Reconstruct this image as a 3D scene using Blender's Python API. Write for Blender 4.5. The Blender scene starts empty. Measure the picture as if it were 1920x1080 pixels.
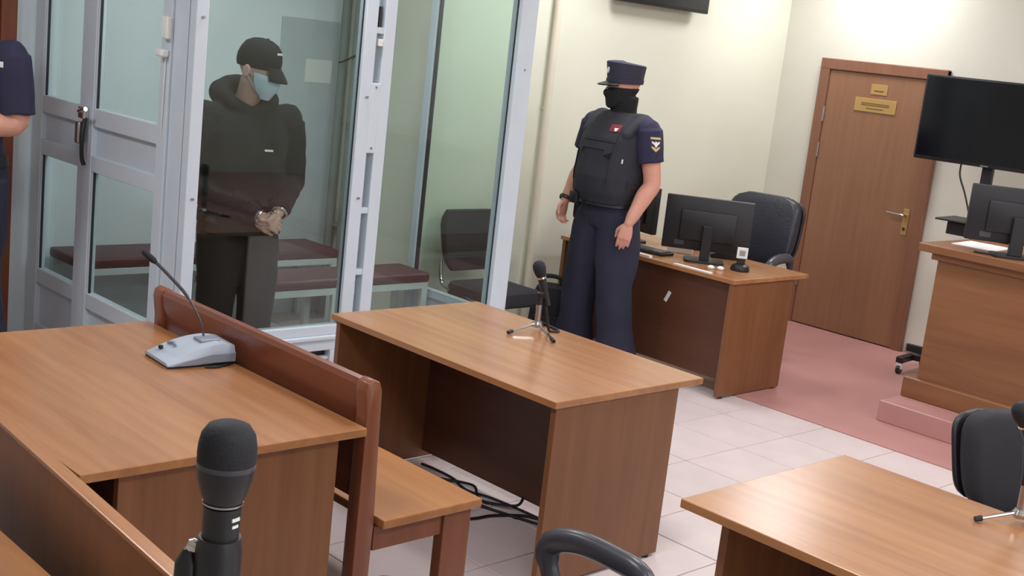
import bpy, bmesh, math, random
from mathutils import Vector, Matrix, noise
from mathutils.bvhtree import BVHTree
random.seed(7)
scene = bpy.context.scene
COL = scene.collection
PI = math.pi

# ------------------------------------------------------------------ camera
F_PX = 2339.757
PITCH, ROLL, YAW, CAM_H = 0.194774449, 0.112771544, 0.795576043, 1.90
fw = Vector((-math.sin(YAW) * math.cos(PITCH), math.cos(YAW) * math.cos(PITCH), -math.sin(PITCH)))
r0 = Vector((math.cos(YAW), math.sin(YAW), 0))
u0 = r0.cross(fw)
cr = r0 * math.cos(ROLL) + u0 * math.sin(ROLL)
cu = -r0 * math.sin(ROLL) + u0 * math.cos(ROLL)
cam_data = bpy.data.cameras.new('camera')
cam_data.sensor_width = 36.0
cam_data.lens = F_PX / 1920 * 36.0
cam_data.clip_start = 0.05
cam = bpy.data.objects.new('camera', cam_data)
COL.objects.link(cam)
cm = Matrix((cr, cu, -fw)).transposed().to_4x4()
cm.translation = Vector((0, 0, CAM_H))
cam.matrix_world = cm
scene.camera = cam

# ------------------------------------------------------------------ world, light, exposure
world = bpy.data.worlds.new('world')
scene.world = world
world.use_nodes = True
world.node_tree.nodes['Background'].inputs[0].default_value = (0.72, 0.82, 1.0, 1)
world.node_tree.nodes['Background'].inputs[1].default_value = 0.6
scene.view_settings.view_transform = 'Standard'
scene.view_settings.look = 'None'
scene.view_settings.gamma = 1.0
scene.view_settings.use_curve_mapping = False
scene.view_settings.exposure = -0.40
LAMP_W = 33.0
WINDOW_W = 28.0
CEIL = 3.0
LAMPS = [(x, y) for x in (-4.9, -2.5, -0.1) for y in (1.0, 3.3, 5.6, 7.75)]
def area(name, loc, rot, sx, sy, watt, col):
    l = bpy.data.lights.new(name, 'AREA'); l.shape = 'RECTANGLE'; l.size = sx; l.size_y = sy
    l.energy = watt; l.color = col
    o = bpy.data.objects.new(name, l); COL.objects.link(o); o.location = loc; o.rotation_euler = rot
    return o
for (x, y) in LAMPS:
    area('ceiling_lamp_light', (x, y, CEIL - 0.075), (0, 0, 0), 0.56, 0.56, LAMP_W, (0.94, 0.95, 1.0))
WINDOWS = [(0.4, 2.0), (3.0, 4.6)]
for (a, b) in WINDOWS:
    area('window_daylight', (2.22, (a + b) / 2, 1.65), (0, PI / 2, 0), 1.4, b - a - 0.1, WINDOW_W, (0.93, 0.96, 1.0))

# ------------------------------------------------------------------ helpers
def lin(v):
    v /= 255.0
    return v / 12.92 if v <= 0.04045 else ((v + 0.055) / 1.055) ** 2.4
def rgb(r, g, b): return (lin(r), lin(g), lin(b), 1.0)

def mat(name, col, rough=0.5, metal=0.0, var=0.06, nscale=8.0, bump=0.0, bscale=60.0, spec=0.5, coat=0.0):
    m = bpy.data.materials.new(name); m.use_nodes = True
    nt = m.node_tree; bs = nt.nodes['Principled BSDF']
    bs.inputs['Roughness'].default_value = rough
    bs.inputs['Metallic'].default_value = metal
    bs.inputs['Specular IOR Level'].default_value = spec
    bs.inputs['Coat Weight'].default_value = coat
    tc = nt.nodes.new('ShaderNodeTexCoord')
    no = nt.nodes.new('ShaderNodeTexNoise'); no.inputs['Scale'].default_value = nscale; no.inputs['Detail'].default_value = 4
    nt.links.new(tc.outputs['Object'], no.inputs['Vector'])
    rp = nt.nodes.new('ShaderNodeValToRGB')
    rp.color_ramp.elements[0].position = 0.3; rp.color_ramp.elements[1].position = 0.7
    rp.color_ramp.elements[0].color = tuple(c * (1 - var) for c in col[:3]) + (1,)
    rp.color_ramp.elements[1].color = tuple(min(1, c * (1 + var)) for c in col[:3]) + (1,)
    nt.links.new(no.outputs['Fac'], rp.inputs['Fac']); nt.links.new(rp.outputs['Color'], bs.inputs['Base Color'])
    if bump:
        n2 = nt.nodes.new('ShaderNodeTexNoise'); n2.inputs['Scale'].default_value = bscale; n2.inputs['Detail'].default_value = 3
        nt.links.new(tc.outputs['Object'], n2.inputs['Vector'])
        bp = nt.nodes.new('ShaderNodeBump'); bp.inputs['Strength'].default_value = bump; bp.inputs['Distance'].default_value = 0.01
        nt.links.new(n2.outputs['Fac'], bp.inputs['Height']); nt.links.new(bp.outputs['Normal'], bs.inputs['Normal'])
    return m

def wood(name, c1, c2, axis='x', rough=0.32, stretch=14.0, scale=1.6, coat=0.0):
    m = bpy.data.materials.new(name); m.use_nodes = True
    nt = m.node_tree; bs = nt.nodes['Principled BSDF']
    bs.inputs['Roughness'].default_value = rough
    bs.inputs['Coat Weight'].default_value = coat; bs.inputs['Coat Roughness'].default_value = 0.25
    tc = nt.nodes.new('ShaderNodeTexCoord'); mp = nt.nodes.new('ShaderNodeMapping')
    s = [stretch] * 3; s['xyz'.index(axis)] = 1.0
    mp.inputs['Scale'].default_value = s
    no = nt.nodes.new('ShaderNodeTexNoise'); no.inputs['Scale'].default_value = scale; no.inputs['Detail'].default_value = 6
    no.inputs['Roughness'].default_value = 0.6; no.inputs['Distortion'].default_value = 0.3
    n2 = nt.nodes.new('ShaderNodeTexNoise'); n2.inputs['Scale'].default_value = 0.45; n2.inputs['Detail'].default_value = 2
    mp2 = nt.nodes.new('ShaderNodeMapping'); s2 = [7.0] * 3; s2['xyz'.index(axis)] = 0.5; mp2.inputs['Scale'].default_value = s2
    nt.links.new(tc.outputs['Object'], mp.inputs['Vector']); nt.links.new(mp.outputs['Vector'], no.inputs['Vector'])
    nt.links.new(tc.outputs['Object'], mp2.inputs['Vector']); nt.links.new(mp2.outputs['Vector'], n2.inputs['Vector'])
    ad = nt.nodes.new('ShaderNodeMath'); ad.operation = 'ADD'
    ml = nt.nodes.new('ShaderNodeMath'); ml.operation = 'MULTIPLY'; ml.inputs[1].default_value = 0.5
    nt.links.new(no.outputs['Fac'], ad.inputs[0]); nt.links.new(n2.outputs['Fac'], ad.inputs[1]); nt.links.new(ad.outputs[0], ml.inputs[0])
    rp = nt.nodes.new('ShaderNodeValToRGB')
    rp.color_ramp.elements[0].position = 0.35; rp.color_ramp.elements[1].position = 0.65
    rp.color_ramp.elements[0].color = c1; rp.color_ramp.elements[1].color = c2
    nt.links.new(ml.outputs[0], rp.inputs['Fac']); nt.links.new(rp.outputs['Color'], bs.inputs['Base Color'])
    return m

def glass_mat(name, tint, ior=1.45):
    m = bpy.data.materials.new(name); m.use_nodes = True
    nt = m.node_tree; nt.nodes.remove(nt.nodes['Principled BSDF'])
    out = nt.nodes['Material Output']
    tr = nt.nodes.new('ShaderNodeBsdfTransparent'); tr.inputs['Color'].default_value = tint + (1,)
    gl = nt.nodes.new('ShaderNodeBsdfGlossy'); gl.inputs['Roughness'].default_value = 0.0
    # Schlick reflectance, the same from either side of the pane
    lw = nt.nodes.new('ShaderNodeLayerWeight'); lw.inputs['Blend'].default_value = 0.5
    pw = nt.nodes.new('ShaderNodeMath'); pw.operation = 'POWER'; pw.inputs[1].default_value = 5.0
    ma = nt.nodes.new('ShaderNodeMath'); ma.operation = 'MULTIPLY_ADD'; ma.inputs[1].default_value = 0.95; ma.inputs[2].default_value = 0.045
    mx = nt.nodes.new('ShaderNodeMixShader')
    nt.links.new(lw.outputs['Facing'], pw.inputs[0]); nt.links.new(pw.outputs[0], ma.inputs[0]); nt.links.new(ma.outputs[0], mx.inputs['Fac'])
    nt.links.new(tr.outputs[0], mx.inputs[1]); nt.links.new(gl.outputs[0], mx.inputs[2])
    nt.links.new(mx.outputs[0], out.inputs['Surface'])
    return m

def emit_mat(name, col, strength):
    m = bpy.data.materials.new(name); m.use_nodes = True
    bs = m.node_tree.nodes['Principled BSDF']
    bs.inputs['Base Color'].default_value = (0.8, 0.8, 0.8, 1)
    bs.inputs['Emission Color'].default_value = col; bs.inputs['Emission Strength'].default_value = strength
    return m

M = {}
M['wall'] = mat('wall_paint_cream', rgb(213, 214, 196), 0.75, var=0.03, nscale=1.2, bump=0.05, bscale=90)
M['wall_white'] = mat('wall_paint_white', rgb(222, 232, 236), 0.8, var=0.03, nscale=1.5, bump=0.05, bscale=90)
M['wall_far'] = mat('wall_paint_pale_cream', rgb(206, 203, 190), 0.75, var=0.03, nscale=1.2, bump=0.05, bscale=90)
M['ceiling'] = mat('ceiling_paint', rgb(232, 230, 225), 0.85, var=0.02)
M['grout'] = mat('grout', rgb(172, 158, 155), 0.9, var=0.08)
M['tile'] = mat('floor_tile', rgb(207, 193, 191), 0.33, var=0.05, nscale=5, bump=0.03, bscale=12)
M['red_floor'] = mat('red_linoleum', rgb(182, 133, 128), 0.38, var=0.06, nscale=2.5)
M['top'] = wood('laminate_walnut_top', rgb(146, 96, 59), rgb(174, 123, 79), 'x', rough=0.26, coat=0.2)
M['side'] = wood('laminate_walnut_panel_shaded', rgb(110, 69, 41), rgb(133, 88, 56), 'z', rough=0.38)  # same laminate as the top, darkened for weaker light on upright faces
M['modesty_shaded'] = wood('laminate_walnut_modesty_shaded', rgb(84, 50, 35), rgb(100, 62, 44), 'x', rough=0.4)  # same laminate again, with the shade under the tables put into its colour
M['bench'] = wood('bench_varnished_wood', rgb(106, 56, 36), rgb(128, 72, 48), 'x', rough=0.28)
M['bench_v'] = wood('bench_varnished_post', rgb(112, 64, 42), rgb(134, 80, 54), 'z', rough=0.3)
M['seat_wood'] = wood('bench_seat_wood', rgb(152, 100, 60), rgb(176, 124, 78), 'x', rough=0.3)
M['door'] = wood('door_brown', rgb(129, 90, 66), rgb(143, 102, 76), 'z', rough=0.42, stretch=20)
M['door_frame'] = wood('door_frame_brown', rgb(120, 80, 60), rgb(134, 92, 70), 'z', rough=0.42)
M['podium'] = wood('podium_wood', rgb(118, 76, 47), rgb(142, 96, 62), 'x', rough=0.36)
M['dark_door'] = wood('left_door_brown', rgb(112, 58, 38), rgb(136, 74, 50), 'z', rough=0.4)
M['alu'] = mat('white_painted_aluminium', rgb(204, 214, 224), 0.32, var=0.02)
M['dark_trim'] = mat('dark_glazing_gasket', rgb(40, 46, 46), 0.6)  # dark gasket colour, also used behind the vent slats
M['band'] = mat('white_infill_panel', rgb(200, 210, 220), 0.3, var=0.03)
M['glass'] = glass_mat('cage_glass', (0.895, 0.95, 0.93))
M['maroon'] = mat('maroon_leatherette', rgb(88, 50, 55), 0.42, var=0.1, bump=0.08)
M['bench_frame'] = mat('white_bench_frame', rgb(200, 206, 206), 0.4)
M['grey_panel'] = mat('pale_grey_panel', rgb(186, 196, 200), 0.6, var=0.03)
M['paper'] = mat('paper_white', rgb(226, 226, 224), 0.7, var=0.02)
M['paper_grey'] = mat('grey_folder', rgb(150, 146, 146), 0.6)
M['black'] = mat('black_plastic', rgb(26, 25, 30), 0.42, var=0.1)
M['black_gloss'] = mat('black_screen_gloss', rgb(14, 14, 20), 0.12, var=0.05)
M['black_matte'] = mat('black_matte_foam', rgb(19, 19, 27), 0.75, var=0.15, nscale=90, bump=0.12, bscale=300)
M['black_fabric'] = mat('black_chair_fabric', rgb(36, 34, 40), 0.85, var=0.12, bump=0.2, bscale=200)
M['leather'] = mat('dark_leather', rgb(38, 40, 50), 0.38, var=0.1, bump=0.15, bscale=70)
M['grey_plastic'] = mat('dark_grey_plastic', rgb(62, 62, 70), 0.3, var=0.05)
M['chrome'] = mat('chrome', rgb(205, 205, 205), 0.14, metal=1.0, var=0.02)
M['steel'] = mat('brushed_steel', rgb(170, 170, 172), 0.3, metal=1.0, var=0.04)
M['brass'] = mat('brass_plate', rgb(176, 142, 86), 0.4, metal=0.3, var=0.05)
M['ink'] = mat('plate_ink', rgb(92, 72, 42), 0.6)
M['mic_grey'] = mat('pale_blue_grey_plastic', rgb(164, 174, 186), 0.38, var=0.03)
M['mic_grey2'] = mat('slate_grey_plastic', rgb(128, 134, 148), 0.4, var=0.03)
M['cable'] = mat('black_cable', rgb(20, 18, 20), 0.55)
M['pipe'] = mat('painted_pipe', rgb(216, 206, 188), 0.5, var=0.02)
M['pipe_grey'] = mat('grey_pipe_paint', rgb(118, 128, 124), 0.5, var=0.04)
M['skirt'] = mat('baseboard_grey_brown', rgb(150, 128, 112), 0.5)
M['white'] = mat('white_plastic', rgb(226, 226, 222), 0.4)
M['navy'] = mat('navy_uniform', rgb(42, 40, 66), 0.85, var=0.1, nscale=14, bump=0.15, bscale=160)
M['navy_trouser'] = mat('navy_trousers', rgb(36, 37, 56), 0.88, var=0.12, nscale=10, bump=0.15, bscale=160)
M['navy_cap'] = mat('navy_cap', rgb(50, 50, 68), 0.85, var=0.08)
M['vest'] = mat('black_vest_nylon', rgb(34, 35, 44), 0.75, var=0.12, nscale=10, bump=0.15, bscale=140)
M['knit'] = mat('black_knit', rgb(22, 21, 25), 0.9, var=0.1, bump=0.2, bscale=220)
M['hoodie'] = mat('black_hoodie', rgb(27, 26, 30), 0.92, var=0.12, nscale=10, bump=0.05, bscale=160)
M['track'] = mat('black_track_trousers', rgb(24, 24, 28), 0.9, var=0.12, bump=0.15, bscale=150)
M['skin'] = mat('skin', rgb(206, 148, 128), 0.55, var=0.05, nscale=20)
M['skin_pale'] = mat('skin_pale', rgb(196, 158, 146), 0.55, var=0.05, nscale=20)
M['mask'] = mat('blue_surgical_mask', rgb(176, 194, 210), 0.85, var=0.03)
M['boot'] = mat('black_boot', rgb(18, 18, 20), 0.4)
M['red'] = mat('red_patch', rgb(120, 34, 46), 0.7)
M['gold'] = mat('gold_thread', rgb(206, 178, 128), 0.5)
M['eye'] = mat('eye_white', rgb(200, 195, 190), 0.3)
M['iris'] = mat('eye_iris', rgb(40, 30, 25), 0.3)
M['lamp'] = emit_mat('lamp_diffuser', (1.0, 0.95, 0.88, 1), 3.0)
M['sky_pane'] = glass_mat('window_glass', (0.97, 0.98, 0.98))

def obj(name, bm, m, parent=None, smooth=False, off=None, angle=40):
    if isinstance(bm, bmesh.types.BMesh):
        if off is not None: bmesh.ops.translate(bm, vec=-Vector(off), verts=bm.verts)
        bmesh.ops.recalc_face_normals(bm, faces=bm.faces)
        me = bpy.data.meshes.new(name); bm.to_mesh(me); bm.free()
    else:
        me = bm
        if off is not None: me.transform(Matrix.Translation(-Vector(off)))
    me.materials.clear(); me.materials.append(M[m] if isinstance(m, str) else m)
    if smooth:
        me.polygons.foreach_set('use_smooth', [True] * len(me.polygons))
        if angle < 180:
            try: me.set_sharp_from_angle(angle=math.radians(angle))
            except Exception: pass
    o = bpy.data.objects.new(name, me); COL.objects.link(o)
    if parent: o.parent = parent
    return o
def thing(name, label, cat, loc=(0, 0, 0), rotz=0.0, group=None):
    o = bpy.data.objects.new(name, None); COL.objects.link(o)
    o.empty_display_size = 0.05
    o.location = loc; o.rotation_euler = (0, 0, rotz)
    return tag(o, label, cat, group)
def tag(o, label, cat, group=None):
    o['label'] = label; o['category'] = cat
    if group: o['group'] = group
    return o
def struct(name, bm, m, label=None, **k):
    o = obj(name, bm, m, **k); o['kind'] = 'structure'
    if label: o['label'] = label
    return o
def sroot(name, label):
    o = bpy.data.objects.new(name, None); COL.objects.link(o); o.empty_display_size = 0.05
    o['kind'] = 'structure'; o['label'] = label
    return o
def dup(root, loc, rotz, label, group=None):
    r = root.copy(); COL.objects.link(r); r.location = loc; r.rotation_euler = (0, 0, rotz); r['label'] = label
    if group: r['group'] = group
    for ch in root.children:
        c = ch.copy(); COL.objects.link(c); c.parent = r
        for g in ch.children:
            d = g.copy(); COL.objects.link(d); d.parent = c
    return r
def new(): return bmesh.new()
def box(x0, x1, y0, y1, z0, z1, bm=None, bev=0.0, seg=2):
    b = new()
    bmesh.ops.create_cube(b, size=1.0)
    bmesh.ops.scale(b, vec=(x1 - x0, y1 - y0, z1 - z0), verts=b.verts)
    bmesh.ops.translate(b, vec=((x0 + x1) / 2, (y0 + y1) / 2, (z0 + z1) / 2), verts=b.verts)
    if bev > 0:
        bmesh.ops.bevel(b, geom=list(b.edges), offset=bev, segments=seg, affect='EDGES', profile=0.5)
    return merge(bm, b)
def merge(dst, src):
    if dst is None: return src
    me = bpy.data.meshes.new('t'); src.to_mesh(me); src.free(); dst.from_mesh(me); bpy.data.meshes.remove(me)
    return dst
def frame_of(t):
    t = t.normalized()
    a = Vector((0, 0, 1)) if abs(t.z) < 0.9 else Vector((0, 1, 0))
    u = a.cross(t).normalized(); v = t.cross(u)
    return u, v
def loft(rings, bm=None, cap=True, closed=True):
    b = bm if bm is not None else new()
    vs = [[b.verts.new(p) for p in r] for r in rings]
    n = len(vs[0])
    for i in range(len(vs) - 1):
        for j in range(n if closed else n - 1):
            k = (j + 1) % n
            b.faces.new((vs[i][j], vs[i][k], vs[i + 1][k], vs[i + 1][j]))
    if cap and closed:
        b.faces.new(list(reversed(vs[0]))); b.faces.new(vs[-1])
    return b
def tube(path, rad, n=10, bm=None, flat=1.0, cap=True, up=None):
    P = [Vector(p) for p in path]
    R = rad if isinstance(rad, (list, tuple)) else [rad] * len(P)
    rings = []; pu = None
    for i, p in enumerate(P):
        t = (P[min(i + 1, len(P) - 1)] - P[max(i - 1, 0)]).normalized()
        if pu is None:
            u, v = frame_of(t)
            if up is not None:
                u = (Vector(up) - t * Vector(up).dot(t)).normalized(); v = t.cross(u)
        else:
            u = (pu - t * pu.dot(t)).normalized(); v = t.cross(u)
        pu = u
        rings.append([p + (u * math.cos(2 * PI * j / n) * flat + v * math.sin(2 * PI * j / n)) * R[i] for j in range(n)])
    return loft(rings, bm, cap)
def cyl(p0, p1, r0_, r1_=None, n=16, bm=None):
    return tube([p0, p1], [r0_, r0_ if r1_ is None else r1_], n, bm)
def smooth_path(P, k=6):
    P = [Vector(p) for p in P]; out = []
    for i in range(len(P) - 1):
        a = P[max(i - 1, 0)]; b = P[i]; c = P[i + 1]; d = P[min(i + 2, len(P) - 1)]
        for s in range(k):
            t = s / k
            out.append(0.5 * ((2 * b) + (c - a) * t + (2 * a - 5 * b + 4 * c - d) * t * t + (3 * b - a - 3 * c + d) * t ** 3))
    out.append(P[-1]); return out
def lathe(prof, n=24, bm=None, mat4=None):
    rings = [[Vector((r * math.cos(2 * PI * j / n), r * math.sin(2 * PI * j / n), z)) for j in range(n)] for r, z in prof]
    if mat4: rings = [[mat4 @ p for p in r] for r in rings]
    return loft(rings, bm)
def prism(poly, d0, d1, plane='xz', bm=None, bev=0):
    # polygon (a, b) extruded between d0 and d1 along the missing axis
    def P(a, b, d):
        return Vector((a, d, b)) if plane == 'xz' else Vector((d, a, b)) if plane == 'yz' else Vector((a, b, d))
    b = new()
    loft([[P(a, c, d0) for a, c in poly], [P(a, c, d1) for a, c in poly]], b)
    if bev:
        bmesh.ops.recalc_face_normals(b, faces=b.faces)
        bmesh.ops.bevel(b, geom=list(b.edges), offset=bev, segments=2, affect='EDGES', profile=0.5)
    return merge(bm, b)
def rrect(w, h, r, n=6, cx=0, cy=0):
    pts = []
    for (sx, sy, a0) in ((1, 1, 0), (-1, 1, 90), (-1, -1, 180), (1, -1, 270)):
        for i in range(n + 1):
            a = math.radians(a0 + 90 * i / n)
            pts.append((cx + sx * (w / 2 - r) + r * math.cos(a), cy + sy * (h / 2 - r) + r * math.sin(a)))
    return pts
def xform(bm, m4):
    bmesh.ops.transform(bm, matrix=m4, verts=bm.verts); return bm
def align_z(p, d):
    q = Vector((0, 0, 1)).rotation_difference(Vector(d).normalized())
    return Matrix.Translation(Vector(p)) @ q.to_matrix().to_4x4()
#STRUCT
# ------------------------------------------------------------------ the room
XB, XL, YF, YA, XR, YN = -6.70, -5.75, 8.29, 4.78, 2.15, -2.5
YRED = 5.97
fl = struct('floor', box(XB - .2, XR + .2, YN - .2, YF + .2, -0.12, -0.005), 'grout', 'pale pinkish ceramic tile floor of the courtroom')
P_T = 0.43
tile_me = None
rest = new()
for i in range(-9, 13):
    for j in range(-15, 5):
        x0 = -3.07 + P_T * i; y0 = 3.88 + P_T * j
        x1 = x0 + P_T; y1 = min(y0 + P_T, YRED)
        if x0 < XB - P_T or y0 > YRED - 0.02: continue
        g = 0.003
        if -6 <= i <= 6 and -7 <= j <= 4:
            full = y1 - y0 > P_T - 0.001
            if full:
                if tile_me is None:
                    t = obj('tile', box(-P_T / 2 + g, P_T / 2 - g, -P_T / 2 + g, P_T / 2 - g, -0.012, 0.0, bev=0.0015, seg=1), 'tile', fl)
                    tile_me = t.data
                else:
                    t = bpy.data.objects.new('tile', tile_me); COL.objects.link(t); t.parent = fl
                t.location = (x0 + P_T / 2, y0 + P_T / 2, random.uniform(-0.0006, 0.0))
            else:
                obj('tile', box(x0 + g, x1 - g, y0 + g, y1 - g, -0.012, 0.0, bev=0.0015, seg=1), 'tile', fl)
        else:
            box(max(x0 + g, XB), min(x1 - g, XR), max(y0 + g, YN), y1 - g, -0.012, 0.0, bm=rest)
o = obj('far_tiles', rest, 'tile', fl); o['kind'] = 'stuff'
struct('floor_red', box(XL - 0.1, XR + .1, YRED, YF + .1, -0.02, 0.004), 'red_floor', 'dusty red linoleum floor in front of the brown door')
struct('floor_platform', box(-3.44, XR - 0.02, 6.40, YF - 0.01, 0.004, 0.125, bev=0.006), 'red_floor', 'low red platform step under the wooden podium')
struct('ceiling', box(XB - .2, XR + .2, YN - .2, YF + .2, CEIL, CEIL + 0.1), 'ceiling')
struct('wall_back', box(XB - .15, XB, YN - .15, YA + .1, -.1, CEIL), 'wall_white', 'whitish wall behind the glass cage')
struct('wall_alcove', box(XB, XL, YA, YA + .15, 0, CEIL), 'wall', 'short side wall of the cage alcove')
struct('wall_left', box(XL - .15, XL, YA + .15, YF + .15, -.02, CEIL), 'wall', 'cream wall behind the officer')
struct('wall_far', box(XL, XR + .2, YF, YF + .15, -.02, CEIL), 'wall_far', 'cream wall with the brown door')
struct('wall_near', box(XB, XR + .2, YN - .15, YN, -.02, CEIL), 'wall', 'cream wall behind the camera')
b = box(XR, XR + .2, YN, YF, -.02, 0.95)
box(XR, XR + .2, YN, YF, 2.35, CEIL, bm=b)
ys = [YN] + [v for w in WINDOWS for v in w] + [YF]
for k in range(0, len(ys), 2): box(XR, XR + .2, ys[k], ys[k + 1], 0.95, 2.35, bm=b)
struct('wall_right', b, 'wall', 'cream wall with windows beside the camera')
for k, (a, c) in enumerate(WINDOWS):
    w = sroot('window_%d' % (k + 1), 'white framed window in the right wall')
    bmw = new()
    for (y0, y1, z0, z1) in ((a, a + .06, .95, 2.35), (c - .06, c, .95, 2.35), ((a + c) / 2 - .03, (a + c) / 2 + .03, .95, 2.35), (a, c, .95, 1.01), (a, c, 2.29, 2.35)):
        box(XR + .11, XR + .16, y0, y1, z0, z1, bm=bmw)
    obj('window_frame', bmw, 'white', w)
    obj('window_pane', box(XR + .13, XR + .136, a + .05, c - .05, 1.0, 2.3), 'sky_pane', w)
    obj('window_sill', box(XR - .12, XR + .12, a - .03, c + .03, .92, .95, bev=.005), 'white', w)
b = box(XL, XL + .014, YA + .2, YF, 0.0, .07); struct('baseboard_left', b, 'skirt')
b = box(XL + .014, -5.40, YF - .014, YF, 0.004, .07); box(-4.32, XR, YF - .014, YF, 0.004, .07, bm=b); struct('baseboard_far', b, 'skirt')

for (x, y) in LAMPS:
    t = thing('ceiling_lamp', 'square recessed ceiling light panel overhead, out of the frame', 'lamp', (x, y, CEIL), 0, 'ceiling light panels')
    b = new()
    for (x0, x1, y0, y1) in ((-.3, .3, -.3, -.285), (-.3, .3, .285, .3), (-.3, -.285, -.3, .3), (.285, .3, -.3, .3)): box(x0, x1, y0, y1, -.06, 0, bm=b)
    obj('frame', b, 'white', t); obj('diffuser', box(-.285, .285, -.285, .285, -.05, -.04), 'lamp', t)

# brown door in the far wall
d = sroot('door_1', 'brown wooden door with two brass plates')
obj('door_leaf', box(-5.29, -4.425, YF - .035, YF - .005, 0.012, 1.95, bev=.003), 'door', d)
obj('door_jamb', box(-5.372, -5.292, YF - .05, YF, 0.004, 2.03, bev=.006), 'door_frame', d)
obj('door_jamb', box(-4.423, -4.343, YF - .05, YF, 0.004, 2.03, bev=.006), 'door_frame', d)
obj('door_lintel', box(-5.372, -4.343, YF - .052, YF, 1.953, 2.033, bev=.006), 'door_frame', d)
for z in (1.62, 1.35, 0.35):
    obj('hinge', cyl((-5.29, YF - .042, z - .055), (-5.29, YF - .042, z + .055), .008, n=10), 'steel', d, smooth=True)
hp = obj('handle_plate', box(-4.50, -4.455, YF - .042, YF - .034, .84, 1.03, bev=.003), 'brass', d)
hb = tube(smooth_path([(-4.478, YF - .04, .985), (-4.478, YF - .085, .985), (-4.49, YF - .095, .985), (-4.60, YF - .095, .99)], 5), .010, 10)
obj('door_handle', hb, 'chrome', d, smooth=True)
obj('keyhole', cyl((-4.478, YF - .046, .885), (-4.478, YF - .04, .885), .012, n=12), 'chrome', d)
pl = obj('number_plate', box(-4.925, -4.79, YF - .040, YF - .034, 1.805, 1.88, bev=.002), 'brass', d, smooth=False)
obj('print_line', box(-4.895, -4.82, YF - .0415, YF - .0400, 1.828, 1.836), 'ink', pl)
pl = obj('name_plate', box(-5.04, -4.70, YF - .042, YF - .034, 1.675, 1.775, bev=.003), 'brass', d)
for z, a, c in ((1.735, -4.985, -4.755), (1.722, -4.985, -4.755), (1.698, -4.94, -4.80)):
    obj('print_line', box(a, c, YF - .0435, YF - .0420, z, z + .006), 'ink', pl)
# reddish wooden door beside the cage, in the back wall
d = sroot('door_2', 'reddish brown wooden door behind the left guard')
obj('door_leaf', box(XB, XB + .03, 1.76, 2.60, 0.0, 2.02, bev=.003), 'dark_door', d)
obj('door_jamb', box(XB, XB + .05, 2.605, 2.69, 0.0, 2.1, bev=.005), 'dark_door', d)
obj('door_jamb', box(XB, XB + .05, 1.67, 1.755, 0.0, 2.1, bev=.005), 'dark_door', d)
obj('door_lintel', box(XB, XB + .05, 1.67, 2.69, 2.02, 2.1, bev=.005), 'dark_door', d)
obj('door_panel', box(XB + .03, XB + .038, 1.88, 2.48, 0.2, 0.9, bev=.003), 'dark_door', d)
obj('door_panel', box(XB + .03, XB + .038, 1.88, 2.48, 1.05, 1.88, bev=.003), 'dark_door', d)
obj('door_handle', tube(smooth_path([(XB + .03, 1.84, 1.0), (XB + .08, 1.84, 1.0), (XB + .085, 1.95, 1.0)], 4), .01, 8), 'chrome', d, smooth=True)
# pipe on the cream wall
t = thing('heating_pipe', 'slim cream painted pipe running up the wall beside the cage', 'pipe', (XL + .045, 5.722, 0))
obj('pipe', cyl((0, 0, 0), (0, 0, CEIL), .024, n=16), 'pipe', t, smooth=True)
for z in (.3, 1.5, 2.5): obj('bracket', box(-.044, 0, -.008, .008, z - .012, z + .012), 'pipe', t)
t = thing('alcove_pipe', 'pair of grey riser pipes in the corner behind the cage glass', 'pipe', (-6.50, YA - .05, 0))
for dx in (-.08, .06): obj('pipe', cyl((dx, 0, 0), (dx, 0, CEIL), .03, n=14), 'pipe_grey', t, smooth=True)
for z in (.6, 2.2): obj('bracket', box(-.11, .09, 0, .05, z, z + .02), 'pipe_grey', t)
obj('wire', tube(smooth_path([(.09, -.03, 1.70), (.06, -.045, 1.68), (0, -.05, 1.655), (-.05, -.05, 1.645)], 5), .006, 6), 'cable', t, smooth=True)
t = thing('wall_socket', 'small white socket box with a black plug low on the cream wall', 'socket', (XL, 5.86, .134))
obj('box', box(0, .03, -.07, .07, -.045, .045, bev=.004), 'white', t)
obj('plug', cyl((.03, 0, 0), (.075, 0, 0), .02, .016, n=12), 'black', t, smooth=True)

# ------------------------------------------------------------------ the glass cage
CX, CY = -5.0, 2.79
C0 = (-5.85, 3.78, 0)
cage = thing('glass_cage', 'white framed glass defendant cage with a locked door, built against the wall', 'cage', C0)
ZT = 2.45
def post(x0, x1, y0, y1, z0=0.0, z1=ZT, name='post', m='alu', par=None, bev=.004):
    return obj(name, box(x0, x1, y0, y1, z0, z1, bev=bev), m, par or cage, off=C0)
def pane(x0, x1, y0, y1, z0, z1):
    return obj('glass_pane', box(x0, x1, y0, y1, z0, z1), 'glass', cage, off=C0)
D = .05
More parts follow.
